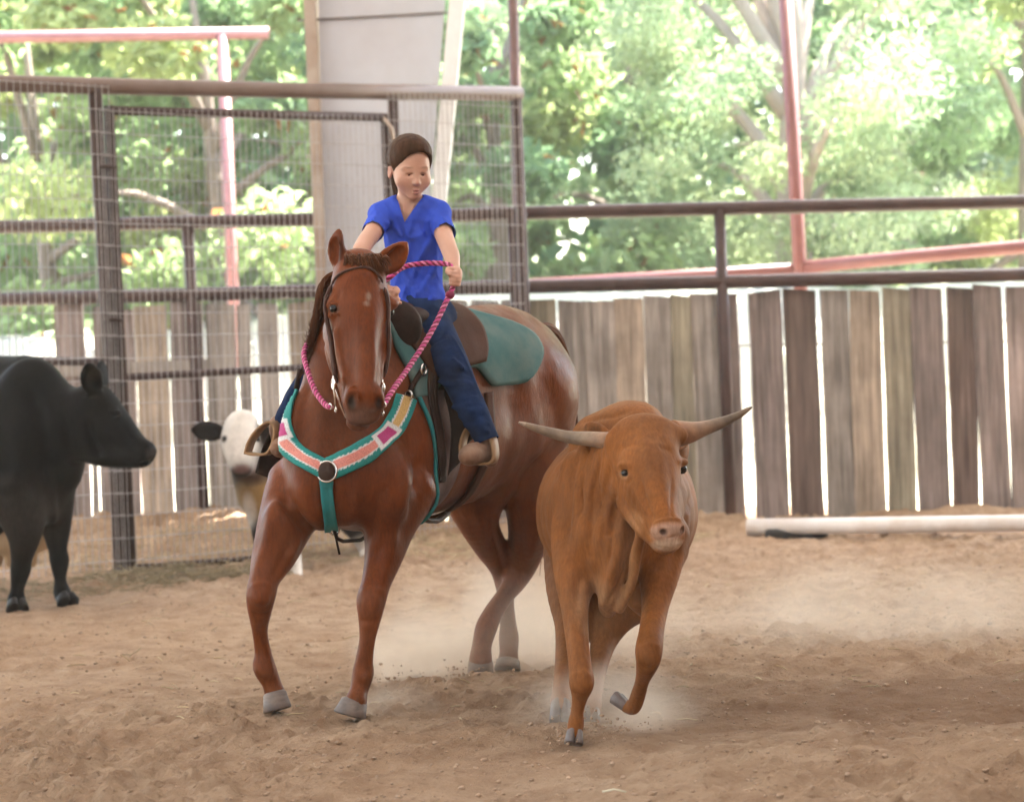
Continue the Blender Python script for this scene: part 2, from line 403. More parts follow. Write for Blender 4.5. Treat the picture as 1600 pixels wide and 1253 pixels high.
M_steel = mat('painted_steel', (0.56, 0.57, 0.62), 0.45, var=0.06, scale=2.0, dust=((0.44, 0.40, 0.42), 0.4, 1.1))
M_white = mat('white_pipe', (0.74, 0.70, 0.68), 0.5, var=0.1, scale=5.0, dust=((0.5, 0.38, 0.3), 0.5, 4.0))
M_rubber = mat('black_rubber', (0.02, 0.019, 0.02), 0.7, var=0.2)

FENCE_D = 18.3
# --- arena floor: trampled dirt, real clods near the camera, coarser sheet beyond
def floor_z(x, y):
    z = 0.022 * fbm(x * 1.1, y * 1.1, oct_=3, seed=2)
    amp = 0.55 + 0.45 * np.clip(fbm(x * 0.6, y * 0.6, oct_=2, seed=5), -1, 1)
    q = fbm(x * 6.5, y * 6.5, oct_=4, seed=3, gain=0.62)
    z = z + amp * 0.034 * q + 0.014 * fbm(x * 3.1, y * 3.1, oct_=2, seed=6) + amp * 0.034 * np.maximum(fbm(x * 14, y * 14, oct_=3, seed=4, gain=0.6), 0) ** 1.3
    z = z + 0.10 * np.clip((y - 15.9) / 1.6, 0, 1) * (0.6 + 0.6 * fbm(x * 0.9, y * 1.3, oct_=3, seed=9)) # sand pushed up along the boards
    z = z + 0.16 * np.clip((y - 16.2) / 1.4, 0, 1) * np.clip((-0.8 - x) / 1.5, 0, 1)
    return z - 0.01
def sheet(name, xs, ys, zf, m):
    Xg, Yg = np.meshgrid(xs, ys, indexing='ij'); Z = zf(Xg, Yg)
    nx, ny = len(xs), len(ys); i = np.arange(nx * ny).reshape(nx, ny)
    f = np.stack([i[:-1, :-1], i[1:, :-1], i[1:, 1:], i[:-1, 1:]], -1).reshape(-1, 4)
    return kind(place(name, new_mesh(name, np.stack([Xg, Yg, Z], -1).reshape(-1, 3), f, m)), 'structure')
ys = [6.0]
while ys[-1] < 18.75: ys.append(ys[-1] + 0.014 * (ys[-1] / 8.0) ** 1.35)
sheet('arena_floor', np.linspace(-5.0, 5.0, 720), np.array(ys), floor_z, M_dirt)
def apron(name, quads, m):
    mb = MB()
    for x0, x1, y0, y1, z in quads: mb.add([(x0, y0, z), (x1, y0, z), (x1, y1, z), (x0, y1, z)], [(0, 1, 2, 3)])
    return kind(mb.build(name, m, smooth=False), 'structure')
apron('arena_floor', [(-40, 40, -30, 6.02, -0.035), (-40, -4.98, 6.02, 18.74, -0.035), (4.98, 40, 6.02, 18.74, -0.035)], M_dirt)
apron('ground', [(-120, 120, 18.72, 150, -0.05), (-120, -40, -30, 18.72, -0.05), (40, 120, -30, 18.72, -0.05), (-120, 120, -80, -30, -0.05)], M_out)

# a pale bank of dry ground behind the fence
def bank_z(x, y):
    t = np.clip((y - 20.9) / 3.6, 0, 1); t = t * t * (3 - 2 * t)
    return -.04 + t * (1.95 + .22 * fbm(x * .35, y * .35, oct_=3, seed=12)) + .05 * fbm(x * 1.7, y * 1.7, oct_=3, seed=13) * t
sheet('bank', np.linspace(-13, 14, 160), np.linspace(20.8, 40, 90), bank_z, mat('pale_dry_ground', (.50, .47, .40), .95, var=.15, scale=1.2, base2=(.42, .42, .30), bump=.02, bscale=9, spec=.1))

# --- the roof over the arena (its unseen eave reaches out to keep direct sun off the floor)
rf = MB()
EAVE_Y, EAVE_Z = 20.4, 6.0
for i in range(64):                                          # ribbed sheets
    x0 = -32 + i
    rf.add([(x0, -24.0, EAVE_Z + 3.4), (x0 + 1, -24.0, EAVE_Z + 3.4), (x0 + 1, EAVE_Y, EAVE_Z), (x0, EAVE_Y, EAVE_Z)], [(0, 1, 2, 3)])
kind(rf.build('roof', M_roof, smooth=False), 'structure')
# unseen sheet walls added behind the camera and on its right to block light
wl_ = MB(); wl_.box((15.0, -3.3, 3.6), (.04, 20.6, 3.75)); kind(wl_.build('wall', mat('wall_sheet', (.22, .17, .13), .6, var=.15), smooth=False), 'structure')
wl_ = MB(); wl_.box((-8.5, -23.9, 4.4), (23.4, .04, 4.55)); kind(wl_.build('wall', bpy.data.materials['wall_sheet'], smooth=False), 'structure')

# --- steel column of the building: tapered web between two flanges
col = thing('steel_column', 'wide pale tapered steel column rising behind the gate', 'column', P(590, 850, 17.95))
def pl(px, py, d=17.95): return P(px, py, d)
def slab(front, depth, name, m, parent):
    mb = MB(); n = len(front); off = V(0, depth, 0)
    vs_ = [Vector(p) for p in front] + [Vector(p) + off for p in front]
    fs = [tuple(range(n)), tuple(range(2 * n - 1, n - 1, -1))] + [(i, i + n, (i + 1) % n + n, (i + 1) % n) for i in range(n)]
    mb.add(vs_, fs); return mb.build(name, m, parent, smooth=False)
slab([pl(486, -420, 18.1), pl(520, 880, 18.1), pl(630, 880, 18.1), pl(698, -30, 18.1), pl(738, -420, 18.1)], 0.012, 'web', M_steel, col)
slab([pl(456, -420), pl(512, 880), pl(526, 880), pl(476, -420)], 0.30, 'flange', mat('stained_flange', (0.52, 0.45, 0.39), 0.55, var=0.3, scale=2, base2=(0.30, 0.20, 0.14)), col)  # left flange, tan mottled with brown
slab([pl(740, -420), pl(622, 880), pl(642, 880), pl(766, -420)], 0.30, 'flange', mat('white_flange', (.84, .84, .84), .45, var=.05), col)  # right flange painted whiter than the web, standing in for sunlight on it
mb = MB(); mb.box(P(590, 26, 18.09), (0.62, 0.006, 0.008), (V(1, 0, 0.02), V(0, 1, 0), V(0, 0, 1))); mb.build('seam', mat('seam_dark', (0.2, 0.17, 0.16), 0.6), col)

# --- back fence: two pipe rails on pipe posts, upright rough boards
FN, FO = V(0, 1, 0), V(0, FENCE_D, 0)
def fp(px, py, dy=0.0): return onplane(px, py, FO + V(0, dy, 0), FN)
fence = thing('board_fence', 'long pipe fence with upright weathered boards along the arena back', 'fence', (1.5, FENCE_D, 0))
def pipe(name, pts, r, m, parent, n=14):
    mb = MB(); mb.tube(pts, r, n); return mb.build(name, m, parent)
pipe('rail', [fp(-160, 359), fp(320, 347), fp(490, 343), fp(830, 333), fp(1215, 324), fp(1760, 312)], 0.056, M_pipe, fence)
pipe('rail', [fp(-160, 472), fp(320, 460), fp(490, 455), fp(830, 448), fp(1215, 439), fp(1760, 425)], 0.056, M_pipe, fence)
for a, b in (((1124, 326), (1142, 812)), ((293, 348), (322, 840)), ((800, 334), (824, 830)), ((-150, 360), (-130, 860))):
    p, q = fp(*a, -0.01), fp(*b, -0.01); q.z = min(q.z, -0.1); pipe('post', [p, q], 0.046, M_pipe, fence)
def board(x0, x1, top, parent, color, bx=None, bot=850, dy=0.07, lean=0.0):
    """One rough sawn board between pixel columns x0 and x1 (at mid height), with worn edges."""
    g_ = 0.2 if x1 < 1130 else 1.2; a, b = fp(x0 - g_, 640, dy), fp(x1 + g_, 640, dy); t = fp((x0 + x1) / 2, top, dy).z; w = b.x - a.x; xc = (a.x + b.x) / 2
    th = random.uniform(0.024, 0.034); n = 9; vs_, fs = [], []; ph = random.uniform(0, 6)
    tilt = random.uniform(-0.035, 0.035); yo_ = random.uniform(-.022, .022)
    for i in range(n):
        f = i / (n - 1); z = -0.15 + (t + 0.15) * f
        l = xc - w / 2 + random.uniform(-0.004, 0.004) + 0.006 * math.sin(3 * f + ph) + lean * (f - 0.5); r = xc + w / 2 + random.uniform(-0.004, 0.004) + 0.006 * math.sin(2.3 * f + ph) + lean * (f - 0.5)
        y = a.y + yo_ + 0.012 * math.sin(2 * f + ph)
        dz = tilt * w * 2 if i == n - 1 else 0
        vs_ += [(l, y, z - dz), (l + 0.006, y - th, z - dz), (r - 0.006, y - th, z + dz), (r, y, z + dz)]
    for i in range(n - 1):
        for k in range(4): fs.append((i * 4 + k, i * 4 + (k + 1) % 4, i * 4 + 4 + (k + 1) % 4, i * 4 + 4 + k))
    fs += [(0, 3, 2, 1), (n * 4 - 4, n * 4 - 3, n * 4 - 2, n * 4 - 1)]
    mb = MB(); mb.add([(x, y, z) for x, y, z in vs_], fs); o = mb.build('board', M_wood, parent, smooth=False)
    o.color = (*color, 1); return o
GREY, TAN, PURP, DARK, OLIVE = (0.35, 0.31, 0.28), (0.42, 0.34, 0.27), (0.29, 0.235, 0.22), (0.175, 0.125, 0.108), (0.32, 0.285, 0.215)
BR = [(833, 876, 468, OLIVE), (878.5, 918, 470, GREY), (916, 967, 470, GREY), (965, 1010, 466, TAN), (1010.5, 1052, 463, GREY), (1053, 1086, 462, OLIVE),
      (1084, 1128, 459, GREY), (1126, 1158, 460, PURP), (1176, 1226, 455, PURP), (1231, 1281, 452, DARK), (1288, 1330, 453, GREY), (1332, 1379, 454, TAN),
      (1384, 1426, 451, OLIVE), (1430, 1478, 450, PURP), (1486, 1526, 450, DARK), (1528, 1572, 446, PURP), (1577, 1622, 448, PURP), (1626, 1668, 446, GREY), (1672, 1716, 447, TAN), (1720, 1764, 445, PURP)]
for x0, x1, t, c in BR:
    j = random.uniform(0.78, 1.22); board(x0, x1, t, fence, tuple(q * j for q in c), lean=random.uniform(-0.03, 0.01))
BL = [(-60, -16, 592, GREY), (-14, 30, 590, TAN), (33, 78, 588, GREY), (90, 136, 474, PURP), (140, 150, 590, GREY), (152, 192, 478, PURP), (196, 216, 484, PURP), (218, 268, 478, TAN), (271, 322, 472, PURP), (326, 372, 476, GREY),
      (376, 396, 476, GREY), (408, 440, 474, GREY), (458, 500, 472, TAN), (503, 548, 470, GREY), (551, 596, 470, PURP), (600, 645, 470, GREY), (648, 690, 470, TAN), (693, 738, 468, GREY), (742, 786, 470, PURP), (789, 830, 468, GREY)]
for x0, x1, t, c in BL:
    j = random.uniform(0.95, 1.25); board(x0, x1, t, fence, tuple(q * j for q in c))
mb = MB(); mb.box((fp(120, 578).x, FENCE_D + 0.02, fp(120, 578).z), (1.05, 0.02, 0.05)); o = mb.build('cross_board', M_wood, fence, smooth=False); o.color = (*GREY, 1)
mb = MB(); mb.tube([fp(830, 545, 0.115), fp(1160, 540, 0.115), fp(1780, 530, 0.115)], 0.008, 6); mb.build('tie_wire', M_rust, fence)

# --- white pipe lying in front of the boards, black rubber block under it
a, b = onground(1168, 823, 0.10), onground(1760, 815, 0.10)
wp = pipe('ground_pipe', [a, b], 0.058, M_white, None); tag(wp, 'long white pipe lying on the dirt before the board fence', 'pipe')
mb = MB(); q_ = onground(1243, 832, 0.05); mb.box(q_ + V(0, -.04, 0), (0.22, 0.05, 0.035), bev=0.012); tag(mb.build('rubber_block', M_rubber), 'black rubber block on the dirt under the white pipe', 'block')

# --- pen fence on the left: pipes, wire mesh panels and a gate, running back to the board fence
A, B = P(0, 910, 15.1), P(820, 836, 18.0)
GD = V(B.x - A.x, B.y - A.y, 0).normalized(); GN = V(-GD.y, GD.x, 0)
def gp(px, py, off=0.0): return onplane(px, py, A - GN * off, GN)
def mesh_panel(name, x0, x1, ztop, zbot, parent, off, sag=0.0):
    """Welded wire: uprights two inches apart, level wires six inches apart."""
    a, b = gp(x0, 600, off), gp(x1, 600, off); L = (b - a).length * 1.0; a2 = V(a.x, a.y, 0); n = int((V(b.x, b.y, 0) - a2).length / 0.0508)
    mb = MB(); L = n * 0.0508
    for i in range(n + 1):
        p = a2 + GD * (i * 0.0508); wob = 0.006 * math.sin(i * 0.9) ; f = i / max(n, 1); zt = ztop[0] + (ztop[1] - ztop[0]) * f; zb = zbot[0] + (zbot[1] - zbot[0]) * f
        mb.tube([p + V(0, 0, zb), p + GN * wob + V(0, 0, (zb + zt) / 2), p + V(0, 0, zt)], 0.0032, 3, cap=False)
    z = max(zbot) + 0.06
    while z < min(ztop):
        mb.tube([a2 - GN * 0.005 + V(0, 0, z), a2 + GD * L / 2 + V(0, 0, z - sag * 0.5), a2 - GN * 0.005 + GD * L + V(0, 0, z)], 0.0034, 3, cap=False); z += 0.1524
    return kind(mb.build(name, M_wire, parent), 'stuff')
pen = thing('pen_fence', 'tall rusty pipe fence with wire mesh panels left of and right of the gate', 'fence', V(A.x, A.y, 0))
pipe('top_rail', [gp(-120, 127), gp(0, 131), gp(160, 135), gp(460, 142), gp(812, 147)], 0.058, mat('worn_pipe', (0.11, 0.066, 0.050), 0.45, var=0.3, scale=4, base2=(0.16, 0.105, 0.088)), pen)
pipe('post', [gp(148, 140), gp(190, 905)], 0.048, M_rust, pen)
pipe('post', [gp(613, 147), gp(640, 880)], 0.040, M_pipe, pen)
pipe('post', [gp(806, 150), gp(834, 850)], 0.046, M_pipe, pen)
pipe('mid_rail', [gp(-120, 560), gp(178, 566)], 0.03, M_pipe, pen)
zt = gp(-40, 150).z
mesh_panel('wire_mesh', -130, 190, (gp(0, 128).z, gp(150, 134).z), (0.02, 0.02), pen, 0.065)
mesh_panel('wire_mesh', 622, 828, (gp(640, 150).z, gp(810, 152).z), (0.05, 0.05), pen, 0.07)
gate = thing('gate', 'wire mesh gate in a rusty pipe frame between two posts', 'gate', V(*gp(400, 880)[:2], 0))
pipe('hinge_stile', [gp(170, 166, 0.02), gp(205, 893, 0.02)], 0.037, M_rust, gate)
pipe('latch_stile', [gp(600, 180, 0.02), gp(628, 862, 0.02)], 0.030, M_rust, gate)
pipe('top_bar', [gp(168, 173, 0.02), gp(604, 184, 0.02)], 0.032, M_pipe, gate)
pipe('mid_bar', [gp(190, 590, 0.02), gp(618, 566, 0.02)], 0.026, M_pipe, gate)
pipe('bottom_bar', [gp(203, 888, 0.02), gp(628, 856, 0.02)], 0.026, M_rust, gate)
mesh_panel('wire_mesh', 172, 622, (gp(180, 172).z, gp(600, 182).z), (gp(205, 888).z, gp(615, 858).z), gate, 0.062)
for yy in (262, 500):
    mb = MB(); mb.torus(gp(172 + (yy - 166) * 0.048 - 12, yy, 0.02), 0.062, 0.012, GD, GN, 16, 6); mb.build('hinge', M_rust, gate)
mb = MB(); mb.tube([gp(600, 185, .09), gp(612, 200, .10), gp(618, 235, .09), gp(612, 250, .1)], 0.012, 6); mb.build('latch_chain', mat('chain', (0.45, 0.36, 0.3), 0.4, metal=0.7), gate)

# --- red pipe frames beyond the fence
def redframe(label, rails, posts, M_red=M_red):
    t = thing('pipe_frame', label, 'pipe frame', V(*P(*posts[0][1], posts[0][2])[:2], 0))
    for r in rails: pipe('rail', [P(*q) for q in r], 0.06, M_red, t)
    for a, b, d in posts:
        p, q = P(*a, d), P(*b, d); q = p + (q - p) * ((p.z + 0.1) / (p.z - q.z)); pipe('post', [p, q], 0.062, M_red, t)
redframe('faded red goalpost pipe frame outside behind the wire mesh gate', [[(-200, 62, 23), (60, 58, 23.1), (420, 52, 23.3)]], [((347, 55), (364, 470), 23.25), ((-150, 60), (-130, 470), 23.0)], M_faded)
redframe('red pipe frame with tall post and sloping rail outside behind the boards', [[(1255, 418, 20.5), (1440, 400, 20.0), (1600, 386, 19.6), (1760, 366, 19.2)], [(820, 446, 21.5), (1040, 434, 21.0), (1255, 421, 20.5)]], [((1222, -120), (1250, 430), 20.5)])
t = thing('tall_pipe_post', 'tall thin dark red pipe post above the pen corner', 'post', V(*P(810, 400, 19.4)[:2], 0))
p, q = P(798, -140, 19.4), P(812, 420, 19.4); q = p + (q - p) * ((p.z + 0.1) / (p.z - q.z)); pipe('post', [p, q], 0.045, mat('dark_red_pipe', (0.11, 0.05, 0.048), 0.5, var=0.3), t)

# --- trees beyond the arena: trunks, limbs and crowns of single leaves
def leaf_mat(name, c, t=0.5):
    return mat(name, attr=True, rough=0.6, var=0.15, scale=2.0, translucent=t, spec=0.25)
M_leaf = leaf_mat('leaves', None, 0.62)
M_bark = mat('bark', (0.30, 0.235, 0.19), 0.9, var=0.3, scale=6, stretch=(2, 2, 0.4), bump=0.02, bscale=12, base2=(0.20, 0.15, 0.12))
M_pale = mat('pale_bark', (0.42, 0.34, 0.30), 0.85, var=0.2, scale=4, bump=0.01, bscale=14, base2=(0.30, 0.24, 0.21))
def tree(x, y, h, rad, low, nleaf, size, cols, label, group, trunk_r=0.16, bark=None, lean=0.0, clumps=46, accent=None, aspect=0.5):
    t = thing('tree', label, 'tree', (x, y, 0), group); bark = bark or M_bark
    mb = MB(); top = V(x + lean, y, h * 0.75)
    mid = V(x + lean * 0.3 + random.uniform(-.15, .15), y, h * 0.35)
    mb.tube(spline([V(x, y, -0.3), mid, top], 6), list(np.linspace(trunk_r * 1.3, trunk_r * 0.3, 13)), 9)
    cl = []
    for i in range(clumps):
        z = low + (h - low) * ((i + random.random()) / clumps); f = (z - low) / max(h - low, .1)
        rr = rad * (0.45 + 0.75 * math.sin(math.pi * min(0.9, 0.18 + 0.72 * f)) ** 0.8) * math.sqrt(random.uniform(0.1, 1)); an = random.uniform(0, 2 * math.pi)
        cl.append((V(x + lean * f + rr * math.cos(an), y + rr * math.sin(an), z), random.uniform(0.28, 0.62) * rad * 0.55))
        if i % 5 == 0:
            s = mid.lerp(top, max(0, f - 0.25)); mb.tube(spline([s, s.lerp(cl[-1][0], 0.5) + V(0, 0, 0.25), cl[-1][0]], 3), list(np.linspace(trunk_r * 0.42, 0.012, 7)), 6)
    mb.build('trunk', bark, t)
    n = int(nleaf * 1.9); ci = RNG.integers(0, len(cl), n); cc = np.array([list(c[0]) for c in cl])[ci]; cr = np.array([c[1] for c in cl])[ci]
    d = RNG.normal(size=(n, 3)); d /= np.linalg.norm(d, axis=1)[:, None]; rr = RNG.random(n) ** 0.45
    pos = cc + d * (cr * rr)[:, None] * np.array([1.15, 1.15, 0.8])
    pos[:, 2] = np.maximum(pos[:, 2], 0.05)
    a = RNG.normal(size=(n, 3)) + d * 0.6 + np.array([0, 0, -0.5]); a /= np.linalg.norm(a, axis=1)[:, None]
    b = np.cross(a, RNG.normal(size=(n, 3))); b /= np.linalg.norm(b, axis=1)[:, None]
    sz = 1.12 * size * RNG.uniform(0.6, 1.35, n)[:, None]
    nrm = np.cross(a, b) * sz * 0.18
    v = np.stack([pos - a * sz * 0.5, pos + b * sz * aspect * 0.5 + nrm, pos + a * sz * 0.55, pos - b * sz * aspect * 0.5 + nrm], 1).reshape(-1, 3)
    f = np.arange(4 * n).reshape(n, 4)
    base = np.array(cols)[RNG.integers(0, len(cols), len(cl))][ci] * RNG.uniform(0.9, 1.2, (n, 1))
    if accent is not None:
        s = RNG.random(n) < accent[1]; base[s] = np.array(accent[0]) * RNG.uniform(0.7, 1.2, (s.sum(), 1))
    place('crown', new_mesh('crown', v, f, M_leaf, np.repeat(base, 4, 0), smooth=False), t)
    return t
G1 = [(0.31, 0.42, 0.20), (0.36, 0.46, 0.22), (0.24, 0.35, 0.17), (0.40, 0.46, 0.20)]
G2 = [(0.36, 0.45, 0.27), (0.42, 0.49, 0.28), (0.28, 0.38, 0.22)]
G3 = [(0.22, 0.34, 0.18), (0.26, 0.38, 0.19), (0.32, 0.41, 0.19)]
GB = 'trees beyond the back fence'
def tx(px, d): return P(px, 450, d).x
tree(tx(60, 27), 27, 6.4, 2.1, 0.3, 9000, 0.17, G1, 'broad leafed tree with yellow flecks behind the left end of the wire mesh', GB, accent=((0.35, 0.20, 0.05), 0.03))
tree(tx(330, 26), 26, 6.8, 2.0, 0.3, 9000, 0.17, G1, 'broad leafed tree directly behind the faded red goalpost frame', GB, accent=((0.38, 0.15, 0.05), 0.025))
tree(tx(560, 29), 29, 7.2, 2.0, 0.3, 8000, 0.16, G3, 'dark leafed tree mostly hidden behind the pale steel column', GB)
tree(tx(780, 27), 27, 7.0, 1.7, 0.3, 8500, 0.17, G3 + G1, 'deep green tree right of the steel column', GB, accent=((0.3, 0.16, 0.06), 0.02))
tree(tx(990, 29), 29, 7.0, 2.1, 0.2, 12000, 0.12, G2, 'feathery pale green tree between the steel column and the red post', GB, aspect=0.28, accent=((0.25, 0.12, 0.07), 0.03))
tree(tx(1235, 26), 26, 7.4, 1.9, 2.3, 17000, 0.11, G2, 'pale barked tree with feathery crown behind the tall red post', GB, trunk_r=0.27, bark=M_pale, lean=0.15, aspect=0.28, clumps=80)
tree(tx(1420, 30), 30, 7.6, 2.0, 0.2, 10000, 0.13, G1 + G2, 'leafy green tree right of the tall red post', GB, aspect=0.4, accent=((0.30, 0.12, 0.07), 0.02))
tree(tx(1620, 27), 27, 7.2, 1.9, 0.2, 10000, 0.13, G1, 'leafy green tree at the right edge over the sloping red rail', GB, aspect=0.4)
# the wood behind them reads as one mass
n = 60000; xs_ = RNG.uniform(-14, 14, n); yy_ = RNG.uniform(33, 38, n); zz_ = RNG.uniform(0, 13, n)
keep = fbm(xs_ * 0.9, zz_ * 0.9, yy_ * 0.5, oct_=3, seed=21) > -0.5; pos = np.stack([xs_, yy_, zz_], 1)[keep]; n = len(pos)
a = RNG.normal(size=(n, 3)); a /= np.linalg.norm(a, axis=1)[:, None]; b = np.cross(a, RNG.normal(size=(n, 3))); b /= np.linalg.norm(b, axis=1)[:, None]
sz = 0.46 * RNG.uniform(0.6, 1.3, n)[:, None]
v = np.stack([pos - a * sz * .5, pos + b * sz * .3, pos + a * sz * .5, pos - b * sz * .3], 1).reshape(-1, 3)
cw = np.array(G3 + G1)[RNG.integers(0, 7, n)]
kind(place('woods', new_mesh('woods', v, np.arange(4 * n).reshape(n, 4), M_leaf, np.repeat(cw, 4, 0), smooth=False)), 'stuff')

# --- loose clods, straw and droppings on the trampled dirt
def clods(name, n, y0, y1, size, m, xr=5.0):
    g = (1 + 5 ** .5) / 2; V6 = np.array([(-1, g, 0), (1, g, 0), (-1, -g, 0), (1, -g, 0), (0, -1, g), (0, 1, g), (0, -1, -g), (0, 1, -g), (g, 0, -1), (g, 0, 1), (-g, 0, -1), (-g, 0, 1)]) / 1.9
    F8 = np.array([(0, 11, 5), (0, 5, 1), (0, 1, 7), (0, 7, 10), (0, 10, 11), (1, 5, 9), (5, 11, 4), (11, 10, 2), (10, 7, 6), (7, 1, 8), (3, 9, 4), (3, 4, 2), (3, 2, 6), (3, 6, 8), (3, 8, 9), (4, 9, 5), (2, 4, 11), (6, 2, 10), (8, 6, 7), (9, 8, 1)])
    y = y0 + (y1 - y0) * RNG.random(n) ** 1.3; x = (RNG.random(n) * 2 - 1) * np.minimum(xr, y * .26); s = np.minimum(size * RNG.lognormal(0, .5, n), size * 2.6)
    v = V6[None] * s[:, None, None] * RNG.uniform(.72, 1.2, (n, 12, 1)) * np.array([1, 1, .62]); a = RNG.uniform(0, 6.28, n); ca, sa = np.cos(a)[:, None], np.sin(a)[:, None]
    v = np.stack([v[:, :, 0] * ca - v[:, :, 1] * sa, v[:, :, 0] * sa + v[:, :, 1] * ca, v[:, :, 2]], -1) + np.stack([x, y, floor_z(x, y) + s * .25], -1)[:, None]
    f = (F8[None] + (np.arange(n) * 12)[:, None, None]).reshape(-1, 3)
    return kind(place(name, new_mesh(name, v.reshape(-1, 3), f, m, smooth=True)), 'stuff')
clods('dirt_clods', 6000, 6.6, 17.0, .0050, mat('dry_clods', (.36, .255, .18), .95, var=.25, scale=3, spec=.1))
def straw(name, n, cx, cy, rx, ry, L, m, lift=.02):
    mb = MB()
    for i in range(n):
        a = random.uniform(0, 6.28); r = math.sqrt(random.random()); x, y = cx + rx * r * math.cos(a), cy + ry * r * math.sin(a); z = float(floor_z(np.array([x]), np.array([y]))[0]) + random.uniform(.003, lift)
        d = V(random.gauss(0, 1), random.gauss(0, 1), random.gauss(0, .25)).normalized() * (L * random.uniform(.4, 1.2)); p = V(x, y, z); mb.tube([p - d * .5, p + V(0, 0, .004), p + d * .5], .0028, 3, cap=False)
    return kind(mb.build(name, m), 'stuff')
M_hay = mat('old_hay', (.33, .26, .16), .8, var=.4, scale=3, base2=(.22, .18, .10)); M_straw = mat('straw', (.46, .36, .22), .8, var=.35, scale=4)
g_ = onground(285, 905); straw('hay', 800, g_.x, g_.y, .75, .45, .16, M_hay, .07); g_ = onground(60, 925); straw('hay', 350, g_.x, g_.y, .9, .4, .14, M_hay, .05)
straw('straw', 1500, -1.2, 16.4, 2.6, .9, .15, M_straw, .03); straw('straw', 260, 0, 11.5, 3.4, 3.2, .07, M_straw, .01)
g_ = onground(960, 1243); mb = MB(); mb.tube([g_ + V(-.035, .01, .012), g_ + V(0, 0, .02), g_ + V(.035, -.006, .012)], .0032, 5); tag(mb.build('straw_piece', mat('pale_straw', (.62, .58, .45), .7)), 'single pale piece of straw on the bare dirt at the bottom', 'straw')
# ================================================================ THE HORSE
import time as _t
def axes(fwd, up):
    f = Vector(fwd).normalized(); l = Vector(up).cross(f).normalized(); return f, l, f.cross(l)
M_horse = mat('chestnut_coat', attr=True, rough=0.40, var=0.22, scale=5.0, bump=0.0016, bscale=110.0, bstretch=(1, 1, .3), fur=.2, spec=0.09, dust=((.24, .15, .095), .12, 3.0), rvar=0.1)
M_mane = mat('chestnut_mane', (0.13, 0.045, 0.016), 0.6, var=0.4, scale=30.0, stretch=(1, 1, 0.15), base2=(0.06, 0.021, 0.009), spec=.1)
M_hoof = mat('hoof_horn', (0.135, 0.108, 0.098), 0.6, var=0.25, scale=18.0, stretch=(1, 1, 4), dust=((0.30, 0.2, 0.14), 0.5, 14))
M_eye = mat('dark_eye', (0.008, 0.005, 0.004), 0.22, spec=0.35)
horse = thing('horse', 'chestnut horse with a small white star ridden by the girl', 'horse', onground(690, 1085))
HF = V(-0.396, -0.918, 0); HL = V(0.918, -0.396, 0); UP = V(0, 0, 1)     # body forward and left
hp = []
# trunk
hp += [chain([(556, 738, 8.86, .225), (590, 700, 9.08, .285), (650, 683, 9.35, .318), (720, 664, 9.62, .312), (793, 628, 9.88, .282)], .05, (HL, .92)),
       chain([(566, 640, 8.95, .19), (618, 590, 9.12, .20), (690, 585, 9.4, .22), (770, 578, 9.72, .235), (815, 590, 9.98, .22)], .08, (HL, .95)),
       chain([(600, 530, 9.08, .045), (618, 516, 9.15, .07), (680, 530, 9.36, .09), (745, 520, 9.66, .10), (800, 525, 9.9, .11), (838, 548, 10.1, .075)], .10),
       ell(P(797, 610, 9.9), (.30, .288, .265), (HF, HL, UP), .06),
       ell(P(548, 745, 8.72), (.15, .12, .17), (HF, HL, UP), .06), ell(P(500, 760, 8.70), (.13, .115, .17), (HF, HL, UP), .05), ell(P(600, 765, 8.76), (.13, .115, .17), (HF, HL, UP), .05),
       ell(P(486, 700, 8.80), (.15, .085, .21), (HF, HL, UP), .06), ell(P(640, 715, 8.98), (.17, .10, .22), (HF, HL, UP), .06)]
# neck
hp += [chain([(556, 432, 8.60, .085), (548, 500, 8.74, .118), (541, 560, 8.82, .150), (535, 620, 8.86, .185), (536, 690, 8.86, .215)], .05, (HL, .85)),
       chain([(566, 425, 8.66, .05), (572, 500, 8.86, .075), (590, 560, 9.02, .09), (604, 600, 9.08, .12)], .07)]
